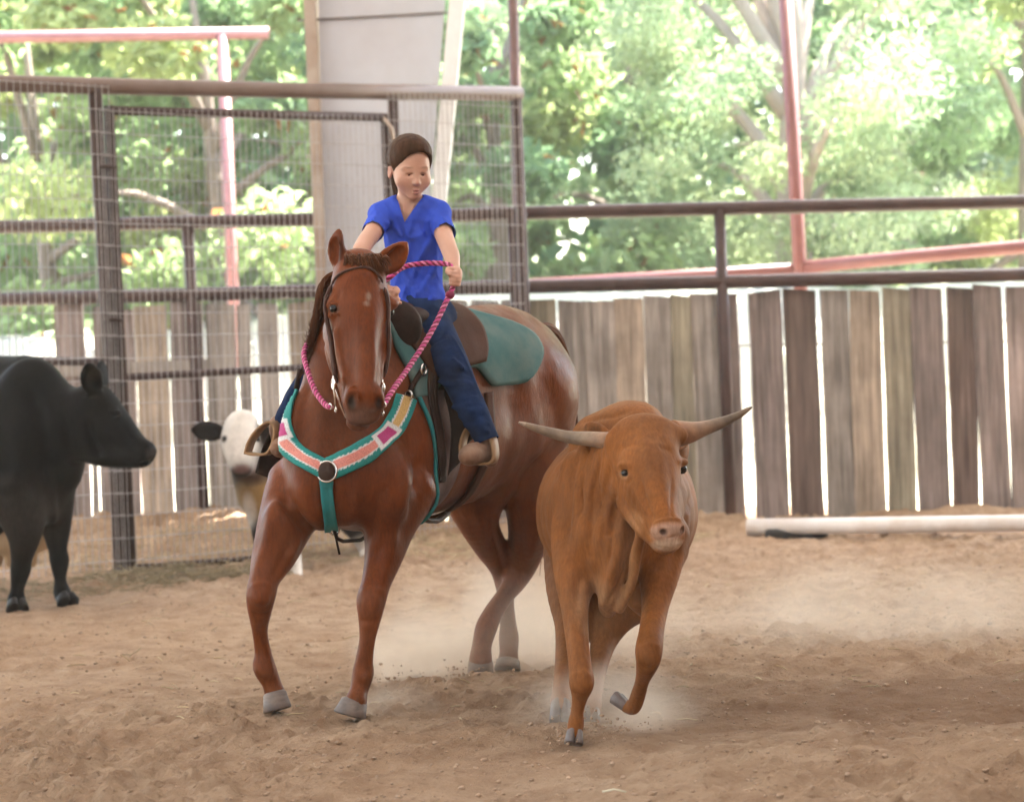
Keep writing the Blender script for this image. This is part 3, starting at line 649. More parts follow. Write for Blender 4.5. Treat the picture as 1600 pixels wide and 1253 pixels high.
# head: poll, forehead, face, muzzle, turned a little to its left
HR = V(.955, .295, 0); HD = V(.27, -.93, -.24).normalized()      # across the face, and out of the face
hp += [chain([(560, 428, 8.52, .095), (560, 462, 8.46, .108), (562, 500, 8.44, .108), (563, 545, 8.41, .090), (565, 590, 8.38, .080), (567, 622, 8.36, .076)], .03),
       chain([(546, 520, 8.56, .098), (543, 555, 8.50, .080), (552, 595, 8.46, .062), (560, 635, 8.41, .048)], .045),
       chain([(566, 440, 8.41, .050), (572, 520, 8.345, .044), (573, 590, 8.295, .036), (573, 614, 8.28, .036)], .03),
       ell(P(568, 628, 8.30), (.075, .060, .060), (HR, HD, UP), .03),
       ell(P(566, 650, 8.315), (.060, .056, .034), (HR, HD, UP), .02), ell(P(560, 661, 8.345), (.044, .046, .030), (HR, HD, UP), .015),
       ell(P(520, 472, 8.40), (.026, .034, .020), (V(.5, -.86, .1), HD, UP), .022), ell(P(520, 493, 8.395), (.022, .03, .012), None, .015), ell(P(610, 474, 8.46), (.030, .030, .022), None, .03),
       chain([(526, 520, 8.36, .012), (531, 560, 8.36, .012), (540, 590, 8.33, .009)], .025), chain([(606, 520, 8.43, .012), (601, 562, 8.40, .012)], .025),
       ell(P(551, 617, 8.262), (.026, .024, .036), None, .016), ell(P(589, 618, 8.285), (.022, .024, .034), None, .016),
       chain([(545, 613, 8.245, .007), (558, 611, 8.232, .007), (561, 625, 8.228, .006)], .008),
       ell(P(549, 629, 8.228), (.0150, .030, .030), (V(1, 0, -.22), V(0, 1, 0), V(.22, 0, 1)), .008, True), ell(P(591, 630, 8.252), (.011, .028, .026), (V(1, 0, .22), V(0, 1, 0), V(-.22, 0, 1)), .008, True),
       ell(P(521, 482.5, 8.348), (.017, .022, .0105), (V(.8, -.5, -.12), V(.5, .8, 0), UP), .006, True), ell(P(616, 487, 8.42), (.012, .02, .010), None, .006, True),
       ell(P(566, 658, 8.245), (.05, .02, .0045), (V(1, 0, 0), V(0, 1, 0), UP), .006, True), ell(P(531, 560, 8.30), (.010, .012, .05), (V(1, 0, .0), V(0, 1, 0), V(.18, 0, -1)), .03, True)]
# ears: hollowed leaves
def ear(base, tip, mid, wid, face, k=.012):
    b, t = P(*base), P(*tip); d = (t - b).normalized(); f = Vector(face); f = (f - d * f.dot(d)).normalized(); m = P(*mid)
    return [('c', spline([list(b) + [wid * .72], list(b.lerp(m, .55)) + [wid * 1.02], list(m) + [wid], list(m.lerp(t, .55)) + [wid * .62], list(t) + [.006]], 3), k, (f, .55)),
            ell(b.lerp(t, .40) + f * (wid * .62), ((t - b).length * .42, wid * .62, wid * .62), (d, d.cross(f), f), .01, True)]
hp += [chain([(512, 480, 8.362, .005), (519, 474.5, 8.345, .006), (528, 476, 8.348, .005)], .008), chain([(513, 489, 8.365, .004), (521, 491.5, 8.350, .005), (529, 488, 8.352, .004)], .008)]
hp += ear((531, 414, 8.50), (530, 358, 8.50), (525, 388, 8.50), .046, V(-.75, -.55, 0)) + ear((598, 416, 8.50), (636, 379, 8.52), (616, 402, 8.50), .047, V(.1, -1, -.4))
# fore legs
hp += [chain([(470, 765, 8.80, .135), (449, 812, 8.74, .110), (430, 862, 8.68, .086), (414, 902, 8.62, .059), (408, 928, 8.60, .056), (406, 950, 8.61, .047), (406, 985, 8.64, .030), (411, 1020, 8.66, .032), (413, 1042, 8.66, .043), (424, 1066, 8.67, .036), (430, 1084, 8.67, .040)], .025, None, 5),
       chain([(628, 765, 8.92, .135), (610, 815, 8.84, .104), (601, 862, 8.78, .077), (588, 910, 8.70, .056), (580, 938, 8.67, .056), (578, 962, 8.66, .045), (574, 998, 8.655, .031), (569, 1032, 8.65, .034), (567, 1052, 8.65, .041), (561, 1078, 8.63, .035), (556, 1096, 8.60, .042)], .025, None, 5),
       ell(P(436, 832, 8.64), (.06, .05, .12), None, .04), ell(P(598, 838, 8.73), (.055, .05, .12), None, .04),
       ell(P(407, 930, 8.555), (.03, .02, .035), None, .02), ell(P(580, 940, 8.625), (.03, .02, .035), None, .02),
       chain([(404, 958, 8.69, .018), (404, 1000, 8.71, .014), (411, 1040, 8.71, .022)], .012), chain([(579, 968, 8.73, .018), (574, 1010, 8.72, .014), (569, 1050, 8.70, .022)], .012)]
# hind legs
hp += [chain([(830, 640, 10.0, .20), (826, 720, 9.92, .168), (829, 790, 9.86, .112), (826, 840, 9.92, .086), (818, 878, 10.0, .066), (806, 905, 9.99, .052), (789, 930, 9.92, .040), (772, 955, 9.86, .042), (760, 980, 9.82, .047), (753, 1008, 9.80, .042), (751, 1030, 9.77, .050)], .035, None, 5),
       chain([(748, 690, 9.90, .19), (742, 760, 9.80, .145), (747, 812, 9.80, .090), (764, 850, 9.90, .070), (781, 880, 10.02, .056), (788, 903, 10.06, .048), (791, 940, 10.02, .035), (794, 975, 9.99, .036), (795, 996, 9.98, .044), (795, 1018, 9.95, .040), (794, 1032, 9.94, .045)], .035, None, 5),
       ell(P(846, 690, 10.08), (.20, .12, .26), (HF, HL, UP), .06), ell(P(775, 730, 9.72), (.13, .1, .15), (HF, HL, UP), .05),
       chain([(823, 880, 10.08, .035), (813, 905, 10.06, .03)], .02), chain([(790, 885, 10.11, .035), (791, 905, 10.11, .03)], .02)]
_v, _f = sdf_mesh(hp, 0.0078)
_v = sculpt(_v, _f, [
    ([(441, 768), (452, 795), (474, 820), (502, 838)], .022, -.016), ([(512, 752), (513, 790), (518, 836)], .028, -.016), ([(470, 745), (480, 790), (505, 822)], .035, .010), ([(560, 770), (548, 810), (530, 832)], .035, .010),
    ([(574, 848), (590, 800), (602, 755)], .022, -.012), ([(636, 660), (650, 735), (640, 815)], .03, -.014), ([(620, 690), (632, 750), (622, 810)], .035, .010),
    ([(428, 800), (412, 860), (401, 902)], .025, .009), ([(455, 845), (436, 885), (424, 905)], .018, -.009), ([(470, 840), (448, 878)], .02, .006), ([(620, 820), (606, 872), (596, 905)], .024, .009), ([(592, 850), (585, 890)], .016, -.008),
    ([(391, 917), (408, 911), (427, 917)], .012, .006), ([(393, 957), (408, 961), (424, 957)], .012, -.006), ([(396, 940), (408, 938), (422, 941)], .016, .005), ([(415, 962), (418, 1030)], .008, -.006), ([(398, 962), (399, 1026)], .010, .003),
    ([(562, 926), (582, 920), (604, 926)], .012, .006), ([(558, 967), (577, 971), (596, 967)], .012, -.006), ([(584, 972), (577, 1042)], .008, -.006), ([(568, 972), (562, 1036)], .010, .003),
    ([(397, 1046), (414, 1052), (432, 1046)], .014, .005), ([(553, 1056), (567, 1060), (582, 1054)], .014, .005), ([(412, 1062), (430, 1066)], .010, -.004),
    ([(812, 555), (836, 640), (846, 740)], .06, .007), ([(852, 585), (869, 650), (870, 725)], .045, -.006), ([(882, 620), (886, 690)], .03, .006), ([(799, 615), (803, 660), (790, 720), (772, 765)], .05, -.010),
    ([(800, 770), (812, 830), (815, 870)], .022, -.009), ([(840, 760), (838, 830), (826, 880)], .025, .008), ([(735, 770), (755, 830), (775, 875)], .022, .007), ([(758, 800), (778, 860), (786, 895)], .012, -.007), ([(806, 905), (775, 950)], .010, -.006),
    ([(528, 540), (541, 596)], .010, .005), ([(535, 560), (548, 604)], .010, -.005), ([(604, 530), (597, 592)], .009, .004), ([(556, 505), (561, 600)], .010, .003), ([(584, 505), (581, 600)], .010, .003), ([(570, 510), (571, 600)], .009, -.002),
    ([(534, 452), (527, 468)], .014, -.006), ([(603, 455), (606, 470)], .012, -.006), ([(500, 505), (512, 560), (528, 600)], .010, -.006), ([(511, 474), (521, 470), (531, 474)], .006, .004), ([(511, 493), (521, 496), (531, 491)], .006, -.003),
    ([(545, 640), (556, 646), (566, 641)], .008, -.004), ([(566, 612), (567, 645)], .010, -.003), ([(575, 640), (584, 646), (592, 640)], .008, -.003), ([(540, 600), (536, 618), (540, 640)], .008, -.004),
    ([(484, 590), (472, 640), (468, 700)], .028, -.014), ([(505, 620), (498, 680), (500, 720)], .04, .010), ([(560, 690), (580, 720)], .04, .006), ([(530, 680), (526, 730)], .02, -.006)])
_v = _v + np.stack([fbm(_v[:, 0] * 7, _v[:, 1] * 7, _v[:, 2] * 7, 3, q) for q in (33, 34, 35)], 1) * .0035 * np.clip((_v[:, 2:] - .5) / .4, .1, 1)
def shade_horse(v):
    base = np.array([0.122, 0.026, 0.0038]); c = np.tile(base, (len(v), 1))
    n = fbm(v[:, 0] * 3, v[:, 1] * 3, v[:, 2] * 3, 3, 31)[:, None]; c = c * (1 + 0.16 * n)
    def blob(px, py, d, r, col, s=1.0, pw=1.5):
        q = np.linalg.norm((v - np.array(P(px, py, d))) / np.array(r), axis=1); w = np.clip(1.25 - q ** pw, 0, 1)[:, None] * s
        return c * (1 - w) + np.array(col) * w
    c = blob(576, 463, 8.335, (.010, .03, .018), (.30, .22, .17), .8); c = blob(573, 474, 8.33, (.012, .03, .011), (.28, .20, .155), .7)
    c = blob(566, 650, 8.27, (.08, .12, .060), (.105, .060, .045), .7); c = blob(549, 629, 8.25, (.019, .05, .033), (.02, .014, .012), .95); c = blob(592, 630, 8.265, (.015, .05, .028), (.02, .014, .012), .95)
    c = blob(522, 483, 8.37, (.028, .04, .020), (.035, .016, .01), .8); c = blob(612, 489, 8.39, (.024, .04, .019), (.035, .016, .01), .8)
    c = blob(527, 390, 8.47, (.035, .03, .055), (.022, .011, .008), .75)
    lower = np.clip((0.5 - v[:, 2]) / 0.45, 0, 1)[:, None]; c = c * (1 - 0.3 * lower) + np.array([0.17, 0.075, 0.035]) * 0.3 * lower
    return c
bm_ = place('body', new_mesh('body', _v, _f, M_horse, shade_horse(_v)), horse)
for px, py, d in ((522, 482.5, 8.376), (609, 488, 8.45)):
    mb = MB(); mb.ball(P(px, py, d + .004), .0168); mb.build('eye', M_eye, horse)
def hoof(top, bot, rt, rb, fwd, split=False, m=None, name='hoof', parent=None, n=14):
    """Hoof: slanted truncated cone, open towards the heel; top and bot are centres."""
    t, b = Vector(top), Vector(bot); ax_ = (b - t).normalized(); f = Vector(fwd); f = (f - ax_ * f.dot(ax_)).normalized(); l = ax_.cross(f)
    for sgn in ((-1, 1) if split else (0,)):
        mb = MB(); vs_ = []; L = (b - t).length
        for k, (q, r, sh) in enumerate(((-.12, rt * .8, 0), (0, rt, 0), (.5, (rt + rb) / 2, .0), (.93, rb, 0), (1, rb * .9, 0))):
            c = t + ax_ * (L * q) + f * (sh + 0.25 * (rb - rt) * q)
            for i in range(n):
                an = 2 * math.pi * i / n; x, y = math.cos(an), math.sin(an)
                if x < -.3: x = -.3 - (abs(x) - .3) * .35
                if split: y = y * .52 + sgn * .49; x = x * (1 - .22 * abs(y)) * (1.1 if x > 0 else 1)
                vs_.append(c + f * (r * x * 1.08) + l * (r * y))
        fs = [(k * n + i, k * n + (i + 1) % n, k * n + n + (i + 1) % n, k * n + n + i) for k in range(4) for i in range(n)] + [tuple(range(n - 1, -1, -1)), tuple(range(4 * n, 5 * n))]
        mb.add(vs_, fs); mb.build(name, m or M_hoof, parent)
HFd = V(-.35, -.93, 0)
hoof(P(431, 1083, 8.665), P(437, 1109, 8.655), .047, .058, V(-.5, -.7, -.5), parent=horse)
hoof(P(555, 1095, 8.61), P(548, 1119, 8.60), .050, .064, V(-.55, -.83, 0), parent=horse)
hoof(P(751, 1033, 9.765), P(751, 1061, 9.80), .052, .058, V(-.2, -.7, -.6), parent=horse)
hoof(P(794, 1032, 9.94), P(793, 1048, 9.92), .050, .058, HFd, parent=horse)
# mane, forelock, tail: locks of hair as tapered tubes joined into one part each
def hair(name, roots, m, parent, r=.006, n=5):
    mb = MB()
    for pts in roots:
        s = spline(pts, 4); k = len(s); mb.tube(s, [r * (0.75 + .5 * math.sin(math.pi * min(1, .25 + .75 * i / k))) * (1 - (i / (k - 1)) ** 3 * .9) for i in range(k)], n, cap=False)
    return kind(mb.build(name, m, parent), 'stuff')
R_ = random.uniform
def jit(p, s): return p + V(R_(-s, s), R_(-s, s), R_(-s, s))
fl_ = []
for i in range(340):
    u = R_(0, 1); b = P(540 + 56 * u, 404 + R_(-8, 10), 8.47 + R_(-.04, .04)); s = u - .5
    e = P(545 + 60 * u + R_(-10, 10), 426 + R_(-8, 10) - abs(s) * 14, 8.40 + abs(s) * .06 + R_(-.01, .01)); fl_.append([b, b.lerp(e, .5) + V(0, -.022, .018), e])
hair('forelock', fl_, M_mane, horse, .0028)
ml = []
for i in range(620):
    u = R_(0, 1) ** .9; b = P(548 - 8 * u, 415 + 130 * u, 8.66 + .22 * u); b = b + V(R_(-.02, .02), R_(-.02, .03), 0)
    L = R_(.6, 1.15); s1 = P(512 - 20 * u - R_(0, 10), 435 + 135 * u, 8.67 + .17 * u); s2 = P(500 - 26 * u + R_(-8, 6) * L, 470 + 105 * u * L + R_(-6, 16), 8.66 + .14 * u + R_(-.04, .02))
    ml.append([b, s1, s2])
hair('mane', ml, M_mane, horse, .0026, 4)
tl = []
for i in range(150):
    o = V(R_(-.022, .022), R_(-.02, .02), R_(-.02, .02)); e = V(R_(-.05, .05), R_(-.06, .06), R_(-.15, .1))
    q = [P(826, 524, 10.08), P(842, 518, 10.18), P(858, 532, 10.28), P(868, 565, 10.36), P(872, 640, 10.42), P(872, 740, 10.42), P(866, 830, 10.40)]
    tl.append([p + o * (1 + .45 * k) + e * (k / 6) ** 2 for k, p in enumerate(q)])
hair('tail', tl, M_mane, horse, .009)
# ================================================================ SADDLE, TACK AND RIDER
HB = bvh_of(_v, _f)
SB = P(680, 640, 9.37)                                     # middle of the barrel under the saddle
def drape(s, phi, off, bvh=None):
    """Point on the horse's barrel: s metres forward, phi degrees from the spine to its left, off metres proud."""
    p = math.radians(phi); d = UP * math.cos(p) + HL * math.sin(p); o = SB + HF * s
    h = (bvh or HB).ray_cast(o + d * 1.0, -d, 1.0)[0]
    return (h if h is not None else o + d * .3) + d * off
def panel(name, nu, nv, fn, m, parent, thick=.006, cols=None):
    """Curved sheet with thickness; fn(u, v) -> point and outward normal guessed from neighbours."""
    g = np.array([[list(fn(i / nu, j / nv)) for j in range(nv + 1)] for i in range(nu + 1)])
    du = np.gradient(g, axis=0); dv = np.gradient(g, axis=1); n = np.cross(du, dv); n /= np.linalg.norm(n, axis=2)[:, :, None] + 1e-9
    a, b = (g + n * thick / 2).reshape(-1, 3), (g - n * thick / 2).reshape(-1, 3); k = (nu + 1) * (nv + 1); I = np.arange(k).reshape(nu + 1, nv + 1)
    q = np.stack([I[:-1, :-1], I[1:, :-1], I[1:, 1:], I[:-1, 1:]], -1).reshape(-1, 4)
    rim = np.concatenate([I[:, 0], I[-1, 1:], I[-2::-1, -1], I[0, -2:0:-1]]); r2 = np.roll(rim, -1)
    f = np.vstack([q, q[:, ::-1] + k, np.stack([rim, rim + k, r2 + k, r2], 1)])
    c = None
    if cols is not None:
        c = np.array([[cols(i / nu, j / nv) for j in range(nv + 1)] for i in range(nu + 1)]).reshape(-1, 3); c = np.vstack([c, c])
    return place(name, new_mesh(name, np.vstack([a, b]), f, m, c), parent)
def lathe_strap(name, pts, w, th, m, parent, nrm=None):
    pts = [Vector(p) for p in pts]; mb = MB(); mb.tube(pts, w, 8, flat=(nrm or V(0, -1, 0), th / w)) if nrm is not None else mb.tube(pts, w, 8)
    return mb.build(name, m, parent)
M_leather = mat('dark_saddle_leather', (0.018, 0.0085, 0.006), 0.5, var=0.35, scale=9, bump=0.0015, bscale=90, base2=(0.028, 0.013, 0.0085), spec=.1, dust=((0.10, .062, .048), .4, 6))
M_skirt = mat('brown_skirt_leather', (0.052, 0.020, 0.0105), 0.6, spec=.05, var=0.3, scale=7, bump=0.001, bscale=90)
M_teal = mat('teal_pad_felt', (0.050, 0.125, 0.125), 0.85, spec=.1, var=0.22, scale=10, bump=0.0015, bscale=160, base2=(0.068, 0.150, 0.148), dust=((.17, .18, .16), .5, 5))
M_tealw = mat('teal_webbing', (0.006, 0.18, 0.19), 0.6, var=0.2, scale=14, bump=0.0012, bscale=220)
M_tan = mat('tan_rawhide', (0.27, 0.155, 0.075), 0.55, spec=.2, var=0.25, scale=12, bump=0.001, bscale=90)
M_boot = mat('tan_boot_leather', (0.21, 0.11, 0.066), 0.6, spec=.15, var=0.25, scale=9, bump=0.001, bscale=80, dust=((.34, .24, .18), .5, 8))
M_silver = mat('tarnished_silver', (0.72, 0.69, 0.66), 0.22, metal=1.0, var=0.15, scale=30)
M_cinch = mat('mohair_cinch', (0.075, 0.038, 0.032), 0.9, spec=.1, var=0.3, scale=60, stretch=(1, 1, .2), bump=0.002, bscale=120, dust=((.22, .15, .12), .6, 5))
M_woven = mat('woven_band', attr=True, rough=0.85, var=0.25, scale=190, bump=0.0018, bscale=240)

# --- pad under the saddle
pad = thing('saddle_pad', 'teal felt saddle pad with rounded rear corner lying under the saddle', 'saddle pad', SB + V(0, 0, .45))
def pad_fn(u, v):
    f = (v - .5) * 2; side = abs(f); sm = lambda a, b, x: (lambda q: q * q * (3 - 2 * q))(min(1, max(0, (x - a) / (b - a))))
    rear = -.10 - .32 * sm(.12, .66, side) + .17 * (max(0, side - .72) / .28) ** 1.5                # butterfly corner swept back on each side
    s = .47 + (rear - .47) * u; lim = 68 - 18 * sm(.12, .3, u) * (1 - sm(.55, .72, u)) + 4 * u
    return drape(s, f * lim, .016)
panel('felt', 44, 44, pad_fn, M_teal, pad, .018)
# --- saddle
sad = thing('saddle', 'dark brown western saddle with tan stirrups on the chestnut horse', 'saddle', SB + HF * .2 + V(0, 0, .45))
def skirt_fn(u, v):
    f = (v - .5) * 2; a = abs(f)
    s = .42 - .50 * u + (.10 * a ** 3 if u > .5 else -.06 * a ** 3) * abs(u - .5) * 2
    return drape(s, f * 52, .034)
panel('skirt', 30, 30, skirt_fn, M_skirt, sad, .012)
top = lambda s, dz, lat=0.0: (lambda q: V(q.x, q.y, q.z + dz) + HL * lat)(drape(s, 0, .03))
ps = [ell(top(.40, -.035), (.055, .145, .115), (HF, HL, UP), .03), ell(top(.20, -.06), (.22, .12, .05), (HF, HL, UP), .04)]
ps += [wchain([(top(.04, -.05, -.11), .026), (top(.05, -.02, -.08), .022), (top(.05, .0, 0), .022), (top(.05, -.02, .08), .022), (top(.04, -.05, .11), .026)], .03)]
ps += [wchain([(top(.42, .04), .030), (top(.45, .10), .022), (top(.465, .13), .024)], .02), ell(top(.47, .145), (.046, .046, .013), (HF, HL, UP + HF * .2), .01)]
v_, f_ = sdf_mesh(ps, .008); place('tree_and_seat', new_mesh('tree_and_seat', v_, f_, M_leather), sad)
def mirror(p): p = Vector(p); return p - HL * (2 * (p - SB).dot(HL))
def ident(p): return Vector(p)
STIR = P(748, 704, 8.90); STIR_R = P(410, 694, 9.04)
for mr in (ident, mirror):
    far = mr is mirror
    # fender: broad leather flap from the seat down to the stirrup, crumpled
    a0, a1 = P(655, 545, 9.10), P(706, 566, 9.08); b0, b1 = P(702, 745, 8.98), P(750, 668, 8.99)
    if far: a0, a1, b0, b1 = P(500, 560, 9.18), P(530, 560, 9.3), P(402, 738, 9.06), P(446, 762, 9.12)
    def fen(u, v):
        l = a0.lerp(b0, u) + HL * (.055 * math.sin(math.pi * u)); r = a1.lerp(b1, u) + HL * (.055 * math.sin(math.pi * u))
        q = l.lerp(r, v) + HL * (.009 * math.sin(v * 11 + u * 4) - (.11 * math.sin(math.pi * u) if far else 0)); return q
    panel('fender', 22, 12, fen, M_leather, sad, .008)
    # stirrup: bent wood hoop with a tread
    T = STIR_R if far else STIR; up = ((P(432, 640, 9.06) if far else P(746, 655, 8.95)) - T).normalized()
    hs = .8 if far else 1.0
    hoop = spline([T + HL * -.062 + up * -.045, T + HL * -.068 + up * .02, T + HL * -.045 + up * .085, T + up * .118, T + HL * .045 + up * .085, T + HL * .068 + up * .02, T + HL * .062 + up * -.045, T + up * -.055, T + HL * -.062 + up * -.045], 5)
    n = len(hoop); vs_ = []; fs = []
    for i, q in enumerate(hoop):
        q = T + (Vector(q) - T) * hs; o = (q - (T + up * .02)).normalized()
        for ww, tt in ((-.028, -.005), (.028, -.005), (.028, .005), (-.028, .005)): vs_.append(q + HF * ww + o * tt)
    for i in range(n - 1):
        for k in range(4): fs.append((i * 4 + k, i * 4 + (k + 1) % 4, i * 4 + 4 + (k + 1) % 4, i * 4 + 4 + k))
    mb = MB(); mb.add(vs_, fs); mb.build('stirrup', M_tan, sad)
    # latigo strap folds hanging in front of the fender, with a ring
    for dx, w in ((0, .022), (13, .020), (25, .017)):
        st = [P(650 + dx, 556, 9.02), P(657 + dx, 600, 8.97), P(666 + dx * .8, 660, 8.94), P(676 + dx * .7, 712, 8.93), P(684 + dx * .6, 752, 8.95)]
        q = [Vector(x) for x in spline([list(x) for x in st], 4)]
        for i, x in enumerate(q):
            h = HB.ray_cast(x + HL * .6, -HL, .9)[0]
            if h is not None: q[i] = x.lerp(h + HL * .03, .85)
        mb = MB(); mb.tube([mr(x) for x in q], [w] * len(q), 8, flat=((HL if mr is ident else -HL), .35)); mb.build('latigo', M_leather, sad)
    c = mr(P(652, 578, 8.93)); h = HB.ray_cast(c + (HL if mr is ident else -HL) * .5, -HL if mr is ident else HL, .9)[0]
    c = (h if h is not None else c) + (HL if mr is ident else -HL) * .035
    mb = MB(); mb.torus(c, .021, .005, HF, UP); mb.build('rigging_ring', M_silver, sad)
# cinches run right round the belly
def band(name, s0, s1, p0, p1, off, m, parent, nu=4, nv=60, th=.012, tilt=0.0):
    return panel(name, nv, nu, lambda u, v: drape(s0 + (s1 - s0) * v + tilt * math.cos(math.radians(p0 + (p1 - p0) * u)), p0 + (p1 - p0) * u, off), m, parent, th)
band('cinch', .43, .24, 62, 298, .012, M_cinch, sad, tilt=.03)
band('cinch_edge', .445, .43, 62, 298, .014, M_tealw, sad, nu=2, tilt=.03)
band('flank_strap', .03, -.02, 75, 285, .014, M_skirt, sad, tilt=-.03)
mb = MB(); mb.tube([drape(.34 - .30 * t, 172, .02 + .03 * math.sin(math.pi * t)) for t in np.linspace(0, 1, 9)], .012, 7); mb.build('connector_strap', M_leather, sad)

# --- breast collar lying on the horse's chest
def onbody(px, py, off=.008):
    o = V(0, 0, CAM_H); r = ray(px, py); n = r.normalized(); h = HB.ray_cast(o, n, 20)
    if h[0] is None or h[0].y > 9.25:
        q = HB.find_nearest(o + r * 8.85); return q[0] + q[1] * off
    return h[0] + h[1] * off
bc = thing('breast_collar', 'teal woven breast collar with pink diamonds on the horse chest', 'breast collar', onbody(511, 736))
TEAL, SALM, WHT, PINK, YEL = (.012, .22, .205), (.62, .23, .19), (.62, .62, .62), (.40, .035, .17), (.55, .36, .13)
def collar(pts, wid, dia, top_col):
    c = spline(pts, 14); t = np.gradient(c, axis=0); t /= np.linalg.norm(t, axis=1)[:, None]; nn = np.stack([-t[:, 1], t[:, 0]], 1)
    L = np.concatenate([[0], np.cumsum(np.linalg.norm(np.diff(c, axis=0), axis=1))])
    di = np.argmin(((c - np.array(dia)) ** 2).sum(1)); rows = len(c); off = lambda v: .010 + .006 * (1 - (2 * v - 1) ** 4)
    pos = lambda u, v: onbody(*(c[int(round(u * (rows - 1)))] + nn[int(round(u * (rows - 1)))] * (v - .5) * wid), off(v))
    def colr(u, v):
        i = int(round(u * (rows - 1))); q = abs(2 * v - 1); a = abs(L[i] - L[di]) / (wid * .62); wv = .12 * math.sin(L[i] * 1.7)
        if a < 1.0 and q < .80:
            return PINK if (a < .62 and q < .52) else WHT
        if q > .50 + wv * .4: return TEAL
        if q > .40: return WHT
        return top_col if i < di else SALM
    panel('woven_strap', rows - 1, 24, pos, M_woven, bc, .010, colr)
collar([(455, 606), (446, 632), (443, 662), (450, 692), (470, 713), (494, 727), (507, 734)], 28, (444, 673), (.50, .56, .56))
collar([(632, 622), (622, 650), (603, 680), (577, 702), (545, 720), (516, 733)], 33, (598, 683), YEL)
c = onbody(511, 737, .022); nq = V(-.2, -1, .12).normalized(); a_ = nq.cross(UP).normalized(); b_ = a_.cross(nq)
mb = MB(); mb.ball(c, (.034, .036, .012), (a_, b_, nq)); mb.build('centre_patch', M_leather, bc)
mb = MB(); mb.torus(c - nq * .004, .038, .0045, a_, b_, 24, 8); mb.build('centre_ring', M_silver, bc)
cs = spline([(510, 748), (511, 775), (514, 802), (518, 830)], 8)
panel('tie_down', len(cs) - 1, 6, lambda u, v: onbody(cs[int(round(u * (len(cs) - 1)))][0] + (v - .5) * 23, cs[int(round(u * (len(cs) - 1)))][1] , .012), M_tealw, bc, .007)
mb = MB(); q0 = onbody(520, 834, .015); mb.torus(q0, .019, .0045, V(1, 0, 0), V(0, -.3, 1).normalized(), 12, 6); mb.build('buckle', M_silver, bc)
mb = MB(); mb.tube([q0, q0 + V(.01, -.01, -.03), q0 + V(.03, .03, -.045), q0 + V(.09, .12, -.05), q0 + V(.15, .22, -.02)], .008, 7); mb.build('girth_strap', M_leather, bc)
mb = MB(); mb.tube([q0 + V(.005, -.008, -.02), q0 + V(.012, -.012, -.06), q0 + V(.018, -.01, -.092)], .005, 6); mb.build('strap_end', M_leather, bc)
mb = MB(); mb.torus(onbody(633, 620, .02), .018, .0045, V(.7, -.6, 0).normalized(), UP, 14, 6); mb.build('side_ring', M_silver, bc)
mb = MB(); mb.tube([onbody(633, 618, .02), onbody(642, 598, .02), onbody(652, 580, .03)], .011, 7); mb.build('side_strap', M_leather, bc)
mb = MB(); mb.tube([onbody(455, 606, .016), onbody(460, 590, .018), onbody(466, 575, .02)], .011, 7); mb.build('side_strap', M_leather, bc)

# --- bridle
br = thing('bridle', 'thin brown leather bridle with silver curb bit on the horse head', 'bridle', onbody(520, 560))
def strap(name, pts, w, m=None, off=.006):
    c = []
    for a, b in pts:
        q = HB.find_nearest(P(a, b, 8.40)); c.append(list(q[0] + q[1] * off))
    c = [Vector(q) for q in spline(c, 4)]
    mb = MB(); n_ = len(c); mb.tube(c, [w * (.25 if i in (0, n_ - 1) else 1) for i in range(n_)], 8, cap=False); mb.build(name, m or M_bridle, br)
M_bridle = mat('bridle_leather', (0.045, 0.016, 0.011), 0.5, spec=.2, var=0.3, scale=20, base2=(.075, .03, .02))
strap('browband', [(508, 441), (520, 431), (545, 428), (570, 428), (594, 431), (606, 440)], .0048)
strap('cheek_strap', [(506, 440), (505, 470), (506, 500), (509, 530), (516, 560), (521, 588)], .0085)
strap('throat_latch', [(502, 438), (496, 465), (491, 500), (494, 540), (506, 580), (516, 600)], .0075)
strap('cheek_strap', [(607, 447), (613, 470), (612, 500), (606, 545), (598, 590)], .008)
for sx, x, y, d in ((-1, 521, 600, 8.30), (1, 598, 606, 8.31)):
    c = P(x, y, d); mb = MB(); mb.torus(c, .018, .004, V(.35, -.93, 0), UP, 14, 6)
    mb.tube([c + V(0, 0, .03), c, c + V(-.004 * sx, -.01, -.04), c + V(-.004 * sx, .01, -.085)], .0045, 6); mb.torus(c + V(-.004 * sx, .01, -.092), .009, .003, V(.35, -.93, 0), UP, 10, 6)
    mb.build('bit_shank', M_silver, br)
mb = MB(); mb.tube([P(521, 604, 8.31), P(540, 652, 8.40), P(585, 652, 8.40), P(598, 608, 8.32)], .005, 6); mb.build('curb_chain', M_silver, br)

